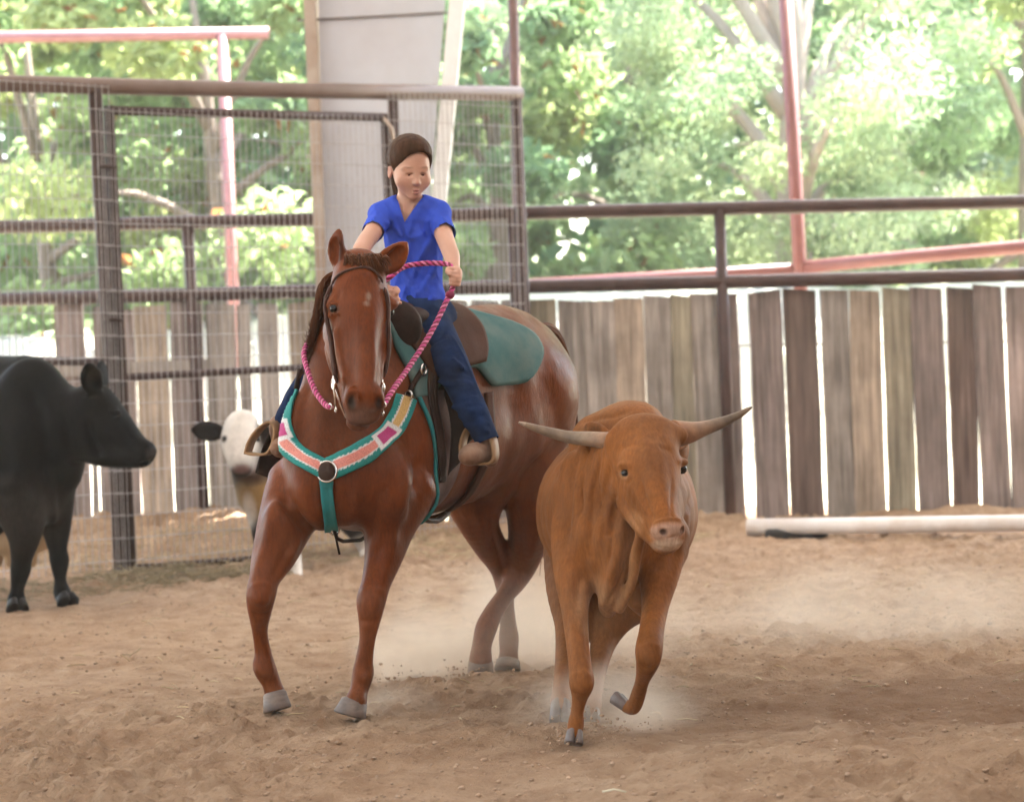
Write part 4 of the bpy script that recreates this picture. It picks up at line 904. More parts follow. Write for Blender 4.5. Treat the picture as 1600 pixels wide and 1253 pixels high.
# --- plaited rope reins held by the rider
rn = thing('reins', 'pink and maroon plaited rope reins from the bit to the hand', 'reins', P(660, 545, 8.7))
RC = [mat('rope_pink', (.55, .055, .24), .7, var=.25, scale=60), mat('rope_maroon', (.20, .008, .05), .7, var=.25, scale=60), mat('rope_pale_pink', (.66, .20, .36), .7, var=.25, scale=60)]
def rope(pts, r=.0074, pitch=.05):
    c = spline([list(q) for q in pts], 14); L = np.concatenate([[0], np.cumsum(np.linalg.norm(np.diff(c, axis=0), axis=1))])
    n = int(L[-1] / .008); s = np.linspace(0, L[-1], n); c = np.stack([np.interp(s, L, c[:, i]) for i in range(3)], 1); t = np.gradient(c, axis=0); t /= np.linalg.norm(t, axis=1)[:, None]
    a = np.cross(t, [0.3, 0.9, .2]); a /= np.linalg.norm(a, axis=1)[:, None]; b = np.cross(t, a)
    for k in range(4):
        an = 2 * math.pi * (s / pitch + k / 4) * (1 if k % 2 else 1); q = c + a * (np.cos(an) * r * .75)[:, None] + b * (np.sin(an) * r * .75)[:, None]
        mb = MB(); mb.tube([Vector(x) for x in q], r * .78, 6); mb.build('strand', RC[(0, 1, 2, 1)[k]], rn)
rope([P(599, 634, 8.30), P(612, 612, 8.38), P(640, 572, 8.58), P(672, 522, 8.74), P(700, 466, 8.85), P(709, 445, 8.875), P(711, 432, 8.885), P(704, 416, 8.90), P(690, 412, 8.92), P(660, 412, 8.93), P(630, 418, 8.90), P(606, 436, 8.84), P(575, 462, 8.97), P(515, 505, 8.93), P(486, 530, 8.82), P(475, 552, 8.72), P(481, 580, 8.60), P(492, 610, 8.48), P(508, 632, 8.38), P(517, 636, 8.33)])
mb = MB(); mb.ball(P(703, 461, 8.855), (.019, .019, .017)); mb.build('knot', RC[1], rn)
for q in (P(600, 632, 8.30), P(516, 635, 8.33)):
    mb = MB(); mb.torus(q, .010, .003, V(.6, -.8, 0), UP, 10, 6); mb.build('clip', M_silver, rn)

# --- the girl
girl = thing('person', 'young rider in blue V-neck shirt and jeans reining the chestnut horse', 'person', top(.2, .0))
M_skin = mat('skin', attr=True, rough=0.5, var=0.05, scale=14, bump=0.0004, bscale=160)
_b = M_skin.node_tree.nodes['Principled BSDF']; _b.inputs['Subsurface Weight'].default_value = 0.12; _b.inputs['Subsurface Radius'].default_value = (.012, .005, .003); _b.inputs['Subsurface Scale'].default_value = 1.0
M_shirt = mat('blue_jersey', (0.036, 0.080, 0.50), 0.85, spec=.1, var=0.16, scale=7, bump=0.002, bscale=26, bstretch=(1.4, 1.4, .5))
M_jean = mat('dark_denim', (0.006, 0.012, 0.034), 0.9, spec=.08, var=0.55, scale=9, base2=(0.014, 0.034, 0.105), bump=0.003, bscale=34)
M_hair = mat('brown_hair', (0.034, 0.0145, 0.007), 0.5, spec=.05, var=0.5, scale=50, stretch=(1, 1, .3), base2=(0.070, 0.032, 0.016), bump=0.0015, bscale=120)
Hc = P(641, 262, 9.20); hf = V(.30, -.93, -.20).normalized(); hr = V(.95, .31, .0).normalized(); hu = hr.cross(hf).normalized(); hr = hf.cross(hu)
if hr.x < 0: hr = -hr
if hu.z < 0: hu = -hu
HA = (hr, hu, hf)
def hl(r, u, f): return Hc + hr * r + hu * u + hf * f
gp_ = [ell(hl(0, .035, -.012), (.078, .086, .092), HA, .02), ell(hl(0, -.030, .022), (.071, .074, .062), HA, .03),
       wchain([(hl(0, .03, .046), .048), (hl(0, -.04, .050), .048), (hl(0, -.092, .058), .027)], .03),
       ell(hl(.041, -.045, .050), (.028, .030, .028), HA, .02), ell(hl(-.041, -.045, .050), (.028, .030, .028), HA, .02),
       ell(hl(0, -.104, .068), (.020, .015, .014), HA, .015)]
for s in (-1, 1):
    gp_ += [ell(hl(.030 * s, .004, .078), (.024, .008, .010), HA, .012), ell(hl(.028 * s, -.017, .092), (.0155, .0085, .0105), HA, .006, True), ell(hl(.028 * s, -.0105, .0838), (.0165, .0072, .0085), HA, .003),
            ell(hl(.081 * s, -.018, -.012), (.008, .029, .018), (hr, hu, hf), .008), ell(hl(.087 * s, -.016, -.006), (.006, .018, .009), HA, .004, True), ell(hl(.011 * s, -.053, .098), (.007, .006, .008), HA, .005)]
gp_ += [wchain([(hl(0, -.008, .088), .007), (hl(0, -.032, .098), .008), (hl(0, -.049, .106), .0105)], .010), ell(hl(0, -.0805, .0930), (.017, .0042, .008), HA, .004), ell(hl(0, -.0905, .0915), (.016, .0052, .008), HA, .004),
        ell(hl(0, -.0853, .104), (.021, .0017, .012), HA, .002, True)]
# neck, chest, shoulders, arms
gp_ += [chain([(641, 290, 9.23, .046), (638, 318, 9.24, .046), (635, 345, 9.245, .054)], .03), chain([(640, 350, 9.26, .085), (646, 400, 9.28, .08), (649, 430, 9.28, .075)], .05, (V(0, 1, 0), .7)),
        chain([(596, 338, 9.24, .042), (640, 334, 9.25, .055), (684, 334, 9.24, .042)], .04)]
armL = [(684, 336, 9.22, .042), (693, 366, 9.12, .0365), (701, 388, 9.03, .033), (706, 402, 8.99, .032), (709, 418, 8.94, .024), (711, 425, 8.92, .021)]
armR = [(596, 338, 9.22, .042), (583, 362, 9.10, .0365), (568, 384, 8.98, .034), (565, 400, 8.92, .032), (588, 440, 8.90, .026), (606, 458, 8.90, .022)]
gp_ += [chain(armL, .015), chain(armR, .015)]
# hands: palm, four curled fingers, thumb
def hand(c, side, upv, fwd, k=.004):
    """side: from the thumb side to the knuckles; upv: towards the wrist; the fist closes round a rope running along upv."""
    c = Vector(c); s, u = side.normalized(), upv.normalized(); f = Vector(fwd).normalized(); out = [ell(c + s * .012 + u * .012 - f * .0, (.017, .027, .024), (s, u, f), .012), ell(c + s * .008 + u * .03, (.018, .02, .02), (s, u, f), .015)]
    for i, (ln, rr) in enumerate(((1.0, .0085), (1.06, .0088), (1.0, .0084), (.85, .0075))):
        o = c + u * (.026 - .0155 * i) ; o = o + s * (.006 * -abs(i - 1.2) * .6)
        out.append(wchain([(o + s * .016 - f * .006, rr), (o + s * .021 + f * .014 * ln, rr), (o + s * .006 + f * .027 * ln, rr * .97), (o - s * .012 * ln + f * .021, rr * .92), (o - s * .012 + f * .004, rr * .85)], k))
    out.append(wchain([(c + u * .036 - s * .004, .011), (c + u * .038 - s * .020 + f * .012, .010), (c + u * .028 - s * .026 + f * .024, .0085), (c + u * .018 - s * .018 + f * .032, .0075)], k))
    return out
gp_ += hand(P(711, 436, 8.885), V(1, .15, -.15), V(-.05, .15, 1), V(-.1, -1, -.1)) + hand(P(616, 466, 8.885), V(-1, .1, 0), V(-.3, .1, 1), V(0, -1, 0))
gv, gf = sdf_mesh(gp_, .0046)
def shade_skin(v):
    c = np.tile(np.array([.52, .285, .20]), (len(v), 1)); d = v - np.array(Hc); r, u, f = d @ np.array(hr), d @ np.array(hu), d @ np.array(hf)
    def blob(R, U, Fw, rad, col, s):
        nonlocal c
        q = ((r - R) / rad[0]) ** 2 + ((u - U) / rad[1]) ** 2 + ((f - Fw) / rad[2]) ** 2; w = np.clip(1.3 - q, 0, 1)[:, None] * s; c = c * (1 - w) + np.array(col) * w
    for s in (-1, 1):
        blob(.04 * s, -.045, .07, (.03, .026, .04), (.50, .21, .155), .25); blob(.030 * s, .009, .08, (.022, .0040, .03), (.19, .10, .06), .6); blob(.028 * s, -.0145, .09, (.017, .0035, .02), (.16, .08, .055), .6); blob(.078 * s, -.016, -.01, (.02, .03, .03), (.50, .20, .15), .5)
        blob(.011 * s, -.058, .1, (.004, .003, .012), (.22, .11, .08), .6)
    blob(0, -.080, .1, (.019, .005, .02), (.42, .16, .13), .8); blob(0, -.0905, .1, (.016, .0055, .02), (.45, .18, .145), .8); blob(0, -.0853, .1, (.018, .0016, .02), (.22, .08, .07), .8); blob(0, -.055, .105, (.016, .01, .02), (.52, .23, .17), .4)
    return c
gv = sculpt(gv, gf, [([(624, 264), (634, 261), (643, 264)], .004, .0025), ([(653, 263), (662, 260), (669, 263)], .004, .0025), ([(640, 301), (648, 303), (655, 301)], .005, -.0008), ([(626, 274), (634, 276), (641, 274)], .003, -.0016), ([(655, 274), (661, 275), (667, 273)], .003, -.0016),
    ([(632, 318), (630, 334)], .006, .004), ([(648, 320), (640, 336)], .006, .004), ([(704, 398), (712, 420)], .010, .003), ([(646, 287), (647, 293)], .003, -.0015)])
place('body', new_mesh('body', gv, gf, M_skin, shade_skin(gv)), girl)
for s in (-1, 1):
    mb = MB(); mb.ball(hl(.028 * s, -.019, .074), .0125); mb.build('eye', mat('brown_eye', (.06, .03, .02), .15), girl)
# hair drawn back to a low ponytail
hp_ = [ell(hl(0, .043, -.020), (.083, .088, .096), HA, .02), ell(hl(0, .058, .012), (.081, .068, .090), HA, .03), ell(hl(-.054, .016, -.006), (.032, .050, .05), HA, .02), ell(hl(.062, .012, -.014), (.022, .062, .042), HA, .02), ell(hl(.0, .02, -.10), (.035, .035, .03), HA, .03),
       wchain([(hl(-.01, .01, -.125), .022), (hl(-.02, -.04, -.14), .024), (hl(-.02, -.11, -.13), .016), (hl(-.02, -.16, -.12), .006)], .02),
       ell(hl(.024, -.036, .085), (.084, .108, .084), (hr + hu * .30, hu - hr * .30, hf), .010, True), ell(hl(-.093, -.022, 0), (.024, .036, .026), HA, .006, True)]
hv, hf_ = sdf_mesh(hp_, .0046)
dn = fbm(hv[:, 0] * 90, hv[:, 2] * 12, hv[:, 1] * 60, 3, 44)[:, None] * .0016
ctr = np.array(Hc); hv = hv + (hv - ctr) / np.linalg.norm(hv - ctr, axis=1)[:, None] * dn
hob = place('hair', new_mesh('hair', hv, hf_, M_hair), girl)
HBV = bvh_of(hv, hf_); st_ = []
line_ = []
for i in range(70):                                   # find the hairline from the front
    r_ = -.088 + .176 * i / 69
    for u_ in np.arange(-.045, .12, .0025):
        h = HBV.ray_cast(hl(r_, u_, .3), -hf, .36)[0]
        if h is not None: line_.append((r_, u_, h)); break
for i in range(900):
    r_, u_, h0 = random.choice(line_); side = max(-1, min(1, r_ / .088)); up_ = random.choice((0, 0, 0, .012, .03, .05)) * (1 - abs(side)); p0 = h0 + hu * (up_ + .0015)
    e = hl(-.01 + random.uniform(-.025, .025), .012 + random.uniform(-.03, .02), -.125); path = []; cx_ = hl(0, .025, -.02)
    for t_ in np.linspace(0, 1, 10):
        q = p0.lerp(e, t_) + hu * (.085 * math.sin(math.pi * t_) * (1 - abs(side) * .75)) + hr * (side * .075 * math.sin(math.pi * t_)) - hr * (.012 * math.sin(math.pi * t_)); d = (q - cx_).normalized()
        h = HBV.ray_cast(cx_ + d * .3, -d, .3)[0]; path.append((h if h is not None else q) + d * random.uniform(-.0006, .0016))
    st_.append([list(x) for x in path])
mb = MB()
for path in st_: mb.tube([Vector(x) for x in path], [.0005, .0010, .0013, .0014, .0014, .0014, .0014, .0013, .0011, .0007], 4, cap=False)
for i in range(26):
    a_ = random.uniform(-1, 1); b = hl(.08 * a_, .03 + .06 * (1 - a_ * a_), .03); mb.tube([b, b + hr * (a_ * .012) + hu * .004, b + hr * (a_ * .016) - hu * random.uniform(.01, .04) + hf * .005], .0005, 3, cap=False)
kind(mb.build('hair_strands', M_hair, girl), 'stuff')
# shirt
import bmesh
def trim(name, v, f, m, parent, cuts):
    """Clean hems: bisect along each plane, then drop the faces that its test picks."""
    me = new_mesh(name, v, f, m); bm = bmesh.new(); bm.from_mesh(me)
    for planes, test in cuts:
        for o, n in planes:
            bmesh.ops.bisect_plane(bm, geom=[x for x in list(bm.verts) + list(bm.edges) + list(bm.faces)], plane_co=o, plane_no=n)
        bmesh.ops.delete(bm, geom=[q for q in bm.faces if test(q.calc_center_median())], context='FACES')
    bm.to_mesh(me); bm.free(); me.polygons.foreach_set('use_smooth', np.ones(len(me.polygons), bool)); return place(name, me, parent)
def sleeve(o, a, b, r):
    o, a, b = P(*o), P(*a), P(*b); n = (b - a).normalized()
    return ([(o, n)], lambda q: (q - o).dot(n) > 0 and ((q - a) - n * (q - a).dot(n)).length < r)
sh = [chain([(640, 346, 9.25, .108), (645, 380, 9.26, .118), (649, 420, 9.27, .108), (650, 455, 9.27, .110), (651, 488, 9.25, .134)], .03, (V(0.2, 1, 0), .74)),
      chain([(595, 335, 9.24, .050), (620, 330, 9.245, .058), (640, 333, 9.25, .060), (662, 330, 9.245, .058), (684, 332, 9.24, .050)], .04),
      chain([(684, 336, 9.22, .048), (690, 352, 9.165, .044), (697, 374, 9.10, .0445)], .02), chain([(595, 338, 9.22, .048), (587, 352, 9.15, .044), (577, 374, 9.06, .0445)], .02),
      ell(P(638, 300, 9.20), (.056, .10, .050), None, .008, True)]
sv, sf = sdf_mesh(sh, .0052)
def fold(v, a, b, wl, amp, seed):
    """Cloth folds running along direction a: a ridged noise stretched along it."""
    a = np.array(Vector(a).normalized()); c = np.array(Vector(b).normalized()); q = fbm(v @ a * wl * .28, v @ c * wl, v[:, 1] * wl * .5, 3, seed, .45); return amp * (1 - np.abs(q) * 2)
fz = np.clip((sv[:, 2] - 1.45) / .35, 0, 1)
sv[:, 1] -= fold(sv, (.35, 0, 1), (1, 0, -.35), 16, .011, 55) * (1 - .4 * fz) + fold(sv, (1, 0, -.35), (.35, 0, 1), 14, .008, 57) * (.35 + .65 * (1 - fz)) + fold(sv, (-.5, 0, 1), (1, 0, .5), 24, .004, 58)
sv[:, 0] += fold(sv, (0, 0, 1), (1, 1, 0), 15, .004, 56)
sv = sculpt(sv, sf, [([(618, 372), (640, 410), (668, 440)], .012, .010), ([(674, 372), (655, 405), (636, 450)], .013, .011), ([(632, 350), (640, 372), (662, 366)], .010, .007), ([(616, 352), (628, 372)], .009, .007), ([(612, 390), (630, 430), (660, 470)], .013, .010), ([(684, 400), (668, 440), (640, 476)], .013, .011), ([(660, 352), (672, 376)], .010, -.008), ([(604, 346), (612, 368)], .009, .008),
    ([(624, 400), (648, 440)], .012, -.009), ([(664, 405), (650, 440)], .012, -.010), ([(626, 440), (648, 480)], .012, -.009), ([(612, 466), (650, 474), (688, 464)], .010, .008), ([(614, 478), (650, 484), (686, 474)], .008, -.007), ([(690, 338), (700, 356)], .008, .006), ([(586, 338), (578, 356)], .008, .006), ([(683, 352), (690, 366)], .006, -.006), ([(640, 360), (645, 400)], .010, -.006), ([(648, 450), (686, 440)], .010, .008)])
v0, v1, v2 = P(617, 300, 9.15), P(632, 347, 9.15), P(664, 300, 9.15)
n1, n2 = (v1 - v0).cross(V(0, 1, 0)).normalized(), (v2 - v1).cross(V(0, 1, 0)).normalized(); mid_ = P(636, 310, 9.15)
if (mid_ - v1).dot(n1) < 0: n1 = -n1
if (mid_ - v1).dot(n2) < 0: n2 = -n2
hem = P(650, 492, 9.2)
trim('shirt', sv, sf, M_shirt, girl, [sleeve((693, 364, 9.12), (684, 336, 9.22), (701, 388, 9.03), .066), sleeve((581, 362, 9.10), (596, 338, 9.24), (568, 384, 8.98), .066),
     ([(v1, n1), (v1, n2)], lambda q: q.y < 9.235 and (q - v1).dot(n1) > 0 and (q - v1).dot(n2) > 0), ([(hem, V(0, 0, 1))], lambda q: q.z < hem.z)])
# jeans, one leg each side of the saddle
def pm(q, mr): return mr(P(*q[:3]))
LEG = [(664, 500, 9.20, .094), (682, 528, 9.10, .082), (698, 556, 9.02, .073), (712, 584, 8.98, .066), (726, 614, 8.95, .060), (741, 645, 8.93, .056), (752, 668, 8.92, .051), (762, 689, 8.91, .047)]
LEGR = [(640, 500, 9.24, .094), (600, 520, 9.22, .084), (552, 545, 9.20, .074), (505, 572, 9.17, .067), (488, 592, 9.16, .058), (466, 622, 9.14, .053), (452, 648, 9.12, .049), (440, 672, 9.11, .046)]
jn = [chain([(632, 500, 9.24, .10), (655, 492, 9.26, .115), (676, 498, 9.26, .10)], .04)]
for mr in (ident, mirror):
    jn.append(('c', spline([list(pm(q, ident)) + [q[3]] for q in (LEG if mr is ident else LEGR)], 4), .03, None))
    for q in () if mr is mirror else ((700, 600, 8.93), (722, 640, 8.90), (742, 668, 8.885), (705, 570, 8.93), (734, 655, 8.89)):
        b = mr(P(q[0], q[1], q[2])); jn.append(wchain([(b - HL * .04 + V(0, 0, .01), .007), (b + HL * .05 - V(0, 0, .012), .007)], .022))
jv, jf = sdf_mesh(jn, .0066)
jv = jv + np.stack([fbm(jv[:, 0] * 18, jv[:, 2] * 26, jv[:, 1] * 18, 3, s) * .0012 for s in (61, 62, 63)], 1); jv[:, 1] -= fold(jv, (1, .2, .35), (-.35, 0, 1), 15, .005, 65)
hem_ = [sleeve((761, 690, 8.91), (752, 668, 8.92), (762, 692, 8.91), .12)]
q_ = [(P(441, 671, 9.11), (P(440, 672, 9.11) - P(452, 648, 9.12)).normalized())]
hem_.append((q_, lambda q: (q - q_[0][0]).dot(q_[0][1]) > 0 and (q - q_[0][0]).length < .14))
jv = sculpt(jv, jf, [([(690, 500), (668, 516), (655, 530)], .010, .009), ([(700, 512), (680, 534), (664, 545)], .010, -.008), ([(706, 560), (722, 572)], .008, .008), ([(700, 580), (730, 584)], .007, -.008), ([(708, 596), (736, 600)], .008, .008), ([(722, 622), (748, 622)], .007, .007), ([(735, 650), (760, 644)], .006, .007), ([(728, 636), (754, 634)], .006, -.007), ([(745, 666), (766, 662)], .006, .006), ([(704, 520), (726, 560), (752, 620)], .006, .004)])
trim('jeans', jv, jf, M_jean, girl, hem_)
for mr in (ident, mirror):
    an = mr(P(760, 688, 8.92)); T = STIR
    if mr is mirror: an = P(436, 676, 9.12); T = STIR_R + HL * .09 - HF * .08
    bt = [wchain([(an + UP * .03, .040), (an, .038), (an - UP * .045 - HF * .015, .036)], .02), wchain([(an - UP * .05 - HF * .03, .030), (T - UP * .008 + HF * .02, .042), (T - UP * .014 + HF * .085, .042), (T - UP * .018 + HF * .125, .028)], .02),
        ell(an - UP * .085 - HF * .035, (.028, .028, .022), (HF, HL, UP), .008)]
    bv, bf = sdf_mesh(bt, .006); place('boot', new_mesh('boot', bv, bf, M_boot), girl)
# ================================================================ CATTLE
X_, Y_, Z_ = V(1, 0, 0), V(0, 1, 0), V(0, 0, 1)
def blobber(v, c):
    def blob(px, py, d, r, col, s=1.0):
        q = ((v - np.array(P(px, py, d))) / np.array(r)) ** 2; w = np.clip(1.35 - q.sum(1), 0, 1)[:, None] * s; c[:] = c * (1 - w) + np.array(col) * w
    return blob
def leaf_ear(base, tip, wid, face, hollow=True):
    b, t = P(*base), P(*tip); d = (t - b).normalized(); f = Vector(face); f = (f - d * f.dot(d)).normalized()
    o = [('c', spline([list(b) + [wid * .5], list(b.lerp(t, .3)) + [wid * .95], list(b.lerp(t, .6)) + [wid], list(b.lerp(t, .85)) + [wid * .6], list(t) + [wid * .2]], 3), .015, (f, .4))]
    if hollow: o.append(ell(b.lerp(t, .52) + f * wid * .45, ((t - b).length * .36, wid * .66, wid * .40), (d, d.cross(f), f), .01, True))
    return o
M_steer = mat('tan_coat', attr=True, rough=0.62, var=0.14, scale=7, bump=0.002, bscale=100, bstretch=(1, 1, .3), fur=.2, spec=.10, dust=((.34, .24, .16), .12, 3.0))
M_horn = mat('horn', attr=True, rough=0.5, var=0.3, scale=22, bump=0.0015, bscale=60, spec=.4)
M_chorn = mat('cloven_hoof', (0.12, 0.095, 0.09), 0.5, var=0.3, scale=20)
steer = thing('steer', 'orange tan steer with long pale horns trotting in front of the horse', 'steer', onground(935, 1150))
st = [chain([(958, 842, 8.00, .150), (960, 806, 8.22, .232), (963, 800, 8.55, .300), (968, 790, 8.95, .285), (972, 760, 9.28, .215)], .06),
      chain([(988, 676, 8.10, .085), (984, 690, 8.35, .105), (976, 700, 8.7, .11), (972, 700, 9.05, .10), (972, 715, 9.35, .06)], .09),
      ell(P(984, 664, 8.16), (.125, .16, .085), None, .05), ell(P(925, 690, 8.25), (.075, .16, .10), (V(.9, .2, -.3), Y_, Z_), .05), ell(P(1045, 700, 8.25), (.07, .16, .10), None, .05),
      ell(P(902, 790, 8.10), (.075, .13, .20), None, .05), ell(P(1030, 800, 8.12), (.075, .13, .19), None, .05),
      chain([(975, 760, 8.06, .155), (990, 725, 7.95, .135), (1005, 700, 7.86, .115)], .05, None),
      chain([(985, 800, 7.95, .085), (968, 850, 7.90, .075), (955, 905, 7.90, .060), (950, 945, 7.94, .045)], .04, (X_, .75)),
      chain([(1002, 838, 7.78, .020), (993, 870, 7.80, .020), (988, 905, 7.84, .018), (968, 950, 7.90, .020)], .012), chain([(960, 842, 7.84, .018), (958, 890, 7.84, .018), (944, 940, 7.89, .020)], .02),
      chain([(940, 706, 8.00, .03), (930, 770, 7.94, .030), (925, 850, 7.91, .026)], .016), chain([(914, 700, 8.04, .026), (902, 770, 7.985, .028), (899, 860, 7.96, .024)], .016), chain([(962, 726, 7.94, .024), (954, 790, 7.89, .024), (952, 850, 7.87, .02)], .014), chain([(978, 780, 7.90, .022), (972, 840, 7.86, .022), (966, 900, 7.87, .02)], .014), ell(P(940, 880, 7.93), (.04, .04, .10), None, .03),
      chain([(1000, 930, 8.35, .06), (1010, 952, 8.40, .035), (1018, 968, 8.42, .015)], .03)]
SR, SD = V(.95, .31, 0), V(.28, -.90, -.33).normalized()
st += [chain([(1010, 698, 7.87, .086), (1013, 722, 7.82, .108), (1020, 762, 7.74, .090), (1034, 808, 7.66, .064), (1043, 834, 7.615, .060)], .03, (SD, .86)),
       chain([(960, 688, 7.86, .030), (984, 673, 7.84, .040), (1008, 668, 7.83, .043), (1034, 671, 7.85, .041), (1060, 680, 7.88, .034)], .03),
       chain([(984, 762, 7.86, .070), (996, 794, 7.79, .056), (1012, 824, 7.71, .042), (1036, 846, 7.63, .036)], .035),
       chain([(1013, 712, 7.75, .05), (1026, 765, 7.668, .040), (1040, 812, 7.60, .034)], .025), ell(P(990, 722, 7.76), (.035, .03, .05), None, .03), ell(P(1042, 722, 7.79), (.035, .03, .05), None, .03), chain([(988, 756, 7.755, .012), (1003, 778, 7.71, .012), (1020, 808, 7.645, .010)], .018),
       ell(P(1046, 826, 7.585), (.062, .034, .036), (SR, SD, Z_), .014), ell(P(1044, 846, 7.605), (.046, .034, .020), (SR, SD, Z_), .010), ell(P(1043, 853, 7.625), (.034, .03, .014), (SR, SD, Z_), .008),
       chain([(1024, 842, 7.59, .004), (1045, 844, 7.57, .004), (1066, 841, 7.60, .004)], .004)[:0] or ell(P(1045, 840.5, 7.555), (.05, .02, .0035), (SR, SD, Z_), .006, True),
       ell(P(1036, 831, 7.548), (.0135, .022, .011), (V(.9, .1, -.3), Y_, V(.3, 0, .9)), .005, True), ell(P(1068, 829, 7.575), (.009, .022, .010), (V(.9, .1, .3), Y_, V(-.3, 0, .9)), .005, True),
       ell(P(975, 731, 7.79), (.030, .026, .014), (V(.75, -.6, -.15), SD, Z_), .02), ell(P(1064, 723, 7.83), (.028, .026, .016), None, .02),
       ell(P(978, 739, 7.735), (.0165, .02, .0105), (V(.8, -.6, -.1), SD, Z_), .006, True), ell(P(1067, 733, 7.80), (.010, .018, .010), None, .006, True), chain([(975, 749, 7.775, .008), (984, 750, 7.755, .008)], .012),
       chain([(990, 765, 7.745, .016), (1000, 785, 7.715, .014)], .02)]
st += leaf_ear((956, 702, 7.97), (916, 664, 8.02), .042, V(-.3, -1, 0)) + leaf_ear((1050, 696, 7.98), (1080, 684, 8.10), .030, V(.2, -1, -.2))
# fore legs
st += [chain([(905, 838, 8.06, .100), (900, 895, 7.98, .078), (898, 945, 7.92, .050), (902, 1000, 7.87, .040), (907, 1045, 7.84, .040), (909, 1066, 7.825, .043), (906, 1088, 7.84, .028), (902, 1112, 7.85, .0225), (900, 1130, 7.845, .028), (898, 1146, 7.83, .026)], .025, None, 5),
       chain([(1036, 838, 8.08, .095), (1030, 895, 8.00, .072), (1024, 945, 7.92, .048), (1018, 985, 7.83, .043), (1014, 1014, 7.76, .047), (1012, 1034, 7.76, .040), (1004, 1062, 7.84, .025), (997, 1086, 7.91, .026), (990, 1104, 7.95, .026), (980, 1104, 7.97, .023)], .025, None, 5)]
# hind legs
st += [chain([(915, 850, 9.1, .17), (905, 915, 8.95, .13), (898, 970, 8.85, .08), (890, 1005, 8.80, .055), (884, 1040, 8.66, .042), (878, 1075, 8.50, .034), (876, 1094, 8.42, .038), (876, 1104, 8.38, .036)], .03),
       chain([(1010, 850, 9.1, .17), (990, 915, 8.95, .13), (962, 960, 8.85, .080), (944, 1000, 8.80, .052), (935, 1040, 8.68, .036), (928, 1080, 8.55, .032), (925, 1102, 8.48, .036), (923, 1115, 8.44, .034)], .03)]
v_, f_ = sdf_mesh(st, .0064)
v_ = sculpt(v_, f_, [
    ([(926, 690), (912, 765), (906, 855)], .020, 0.0087), ([(938, 700), (926, 780), (920, 865)], .014, -0.0099), ([(950, 715), (940, 790), (936, 870)], .018, 0.0087), ([(963, 760), (955, 830), (950, 890)], .013, -0.0093), ([(975, 800), (970, 850), (955, 910)], .016, 0.0074), ([(988, 850), (972, 905), (945, 950)], .012, -0.0087), ([(1000, 860), (992, 900), (975, 945)], .012, 0.0062),
    ([(905, 700), (893, 760), (884, 862)], .020, -.013), ([(880, 700), (866, 780), (872, 860)], .03, .008), ([(1085, 750), (1068, 830), (1046, 900)], .020, -.013), ([(1040, 860), (1036, 920)], .02, .008), ([(925, 870), (915, 930)], .02, .009), ([(905, 900), (900, 960)], .014, -.007),
    ([(964, 768), (980, 800), (1002, 834)], .012, -.008), ([(986, 758), (1001, 782), (1014, 806)], .010, .006), ([(1000, 742), (1012, 790), (1022, 812)], .010, -.006), ([(1052, 745), (1050, 790), (1050, 812)], .009, -.005), ([(1008, 818), (1016, 836), (1030, 848)], .007, -.006), ([(1018, 818), (1048, 810), (1074, 816)], .006, .005), ([(1020, 852), (1044, 858), (1066, 852)], .006, -.004), ([(1000, 660), (1012, 700), (1016, 730)], .016, .005),
    ([(966, 728), (978, 724), (990, 730)], .008, .007), ([(968, 748), (980, 753), (990, 747)], .008, -.005), ([(1058, 722), (1068, 718)], .008, .005), ([(966, 700), (990, 694), (1010, 700)], .012, -.006), ([(1030, 698), (1052, 704)], .012, -.005), ([(996, 806), (1006, 820)], .010, .005),
    ([(892, 1055), (908, 1050), (925, 1056)], .010, .004), ([(893, 1082), (907, 1086), (922, 1080)], .008, -.005), ([(884, 960), (890, 1030)], .012, -.005), ([(915, 960), (918, 1030)], .010, -.005), ([(998, 1010), (1014, 1004), (1032, 1010)], .010, .004), ([(999, 1038), (1012, 1044), (1024, 1038)], .008, -.005), ([(1005, 950), (1003, 1000)], .012, -.005),
    ([(905, 660), (950, 652), (985, 640)], .012, -.007), ([(960, 630), (1000, 628)], .012, .005), ([(1020, 640), (1050, 650)], .012, -.006)])
v_ = v_ + np.stack([fbm(v_[:, 0] * 9, v_[:, 1] * 9, v_[:, 2] * 9, 3, q) for q in (73, 74, 75)], 1) * .0035 * np.clip((v_[:, 2:] - .45) / .4, .12, 1)
c = np.tile(np.array([.190, .066, .0155]), (len(v_), 1)); n = fbm(v_[:, 0] * 4, v_[:, 1] * 4, v_[:, 2] * 4, 4, 71)[:, None]; c *= 1 + .28 * n
b_ = blobber(v_, c)
low = np.clip((.72 - v_[:, 2]) / .5, 0, 1)[:, None] * np.clip((v_[:, 1:2] - 8.2) / .25, 0, 1); c[:] = c * (1 - .25 * low) + np.array([.25, .12, .05]) * .25 * low
b_(1046, 832, 7.56, (.066, .08, .034), (.46, .29, .215), .95); b_(1044, 850, 7.60, (.055, .07, .024), (.47, .34, .25), .9); b_(1036, 831, 7.56, (.013, .04, .011), (.10, .05, .04), .9); b_(1068, 829, 7.58, (.010, .04, .010), (.10, .05, .04), .9)
b_(978, 741, 7.76, (.027, .05, .020), (.34, .18, .09), .7); b_(1067, 735, 7.81, (.02, .05, .02), (.44, .27, .15), .7); b_(978, 739, 7.76, (.019, .05, .0125), (.04, .02, .015), .95)
b_(1000, 815, 7.74, (.05, .1, .05), (.36, .17, .07), .5); b_(1022, 730, 7.74, (.07, .1, .13), (.17, .062, .018), .5); b_(950, 955, 7.92, (.13, .12, .13), (.34, .19, .10), .7); b_(985, 890, 7.86, (.05, .1, .14), (.33, .17, .075), .5)
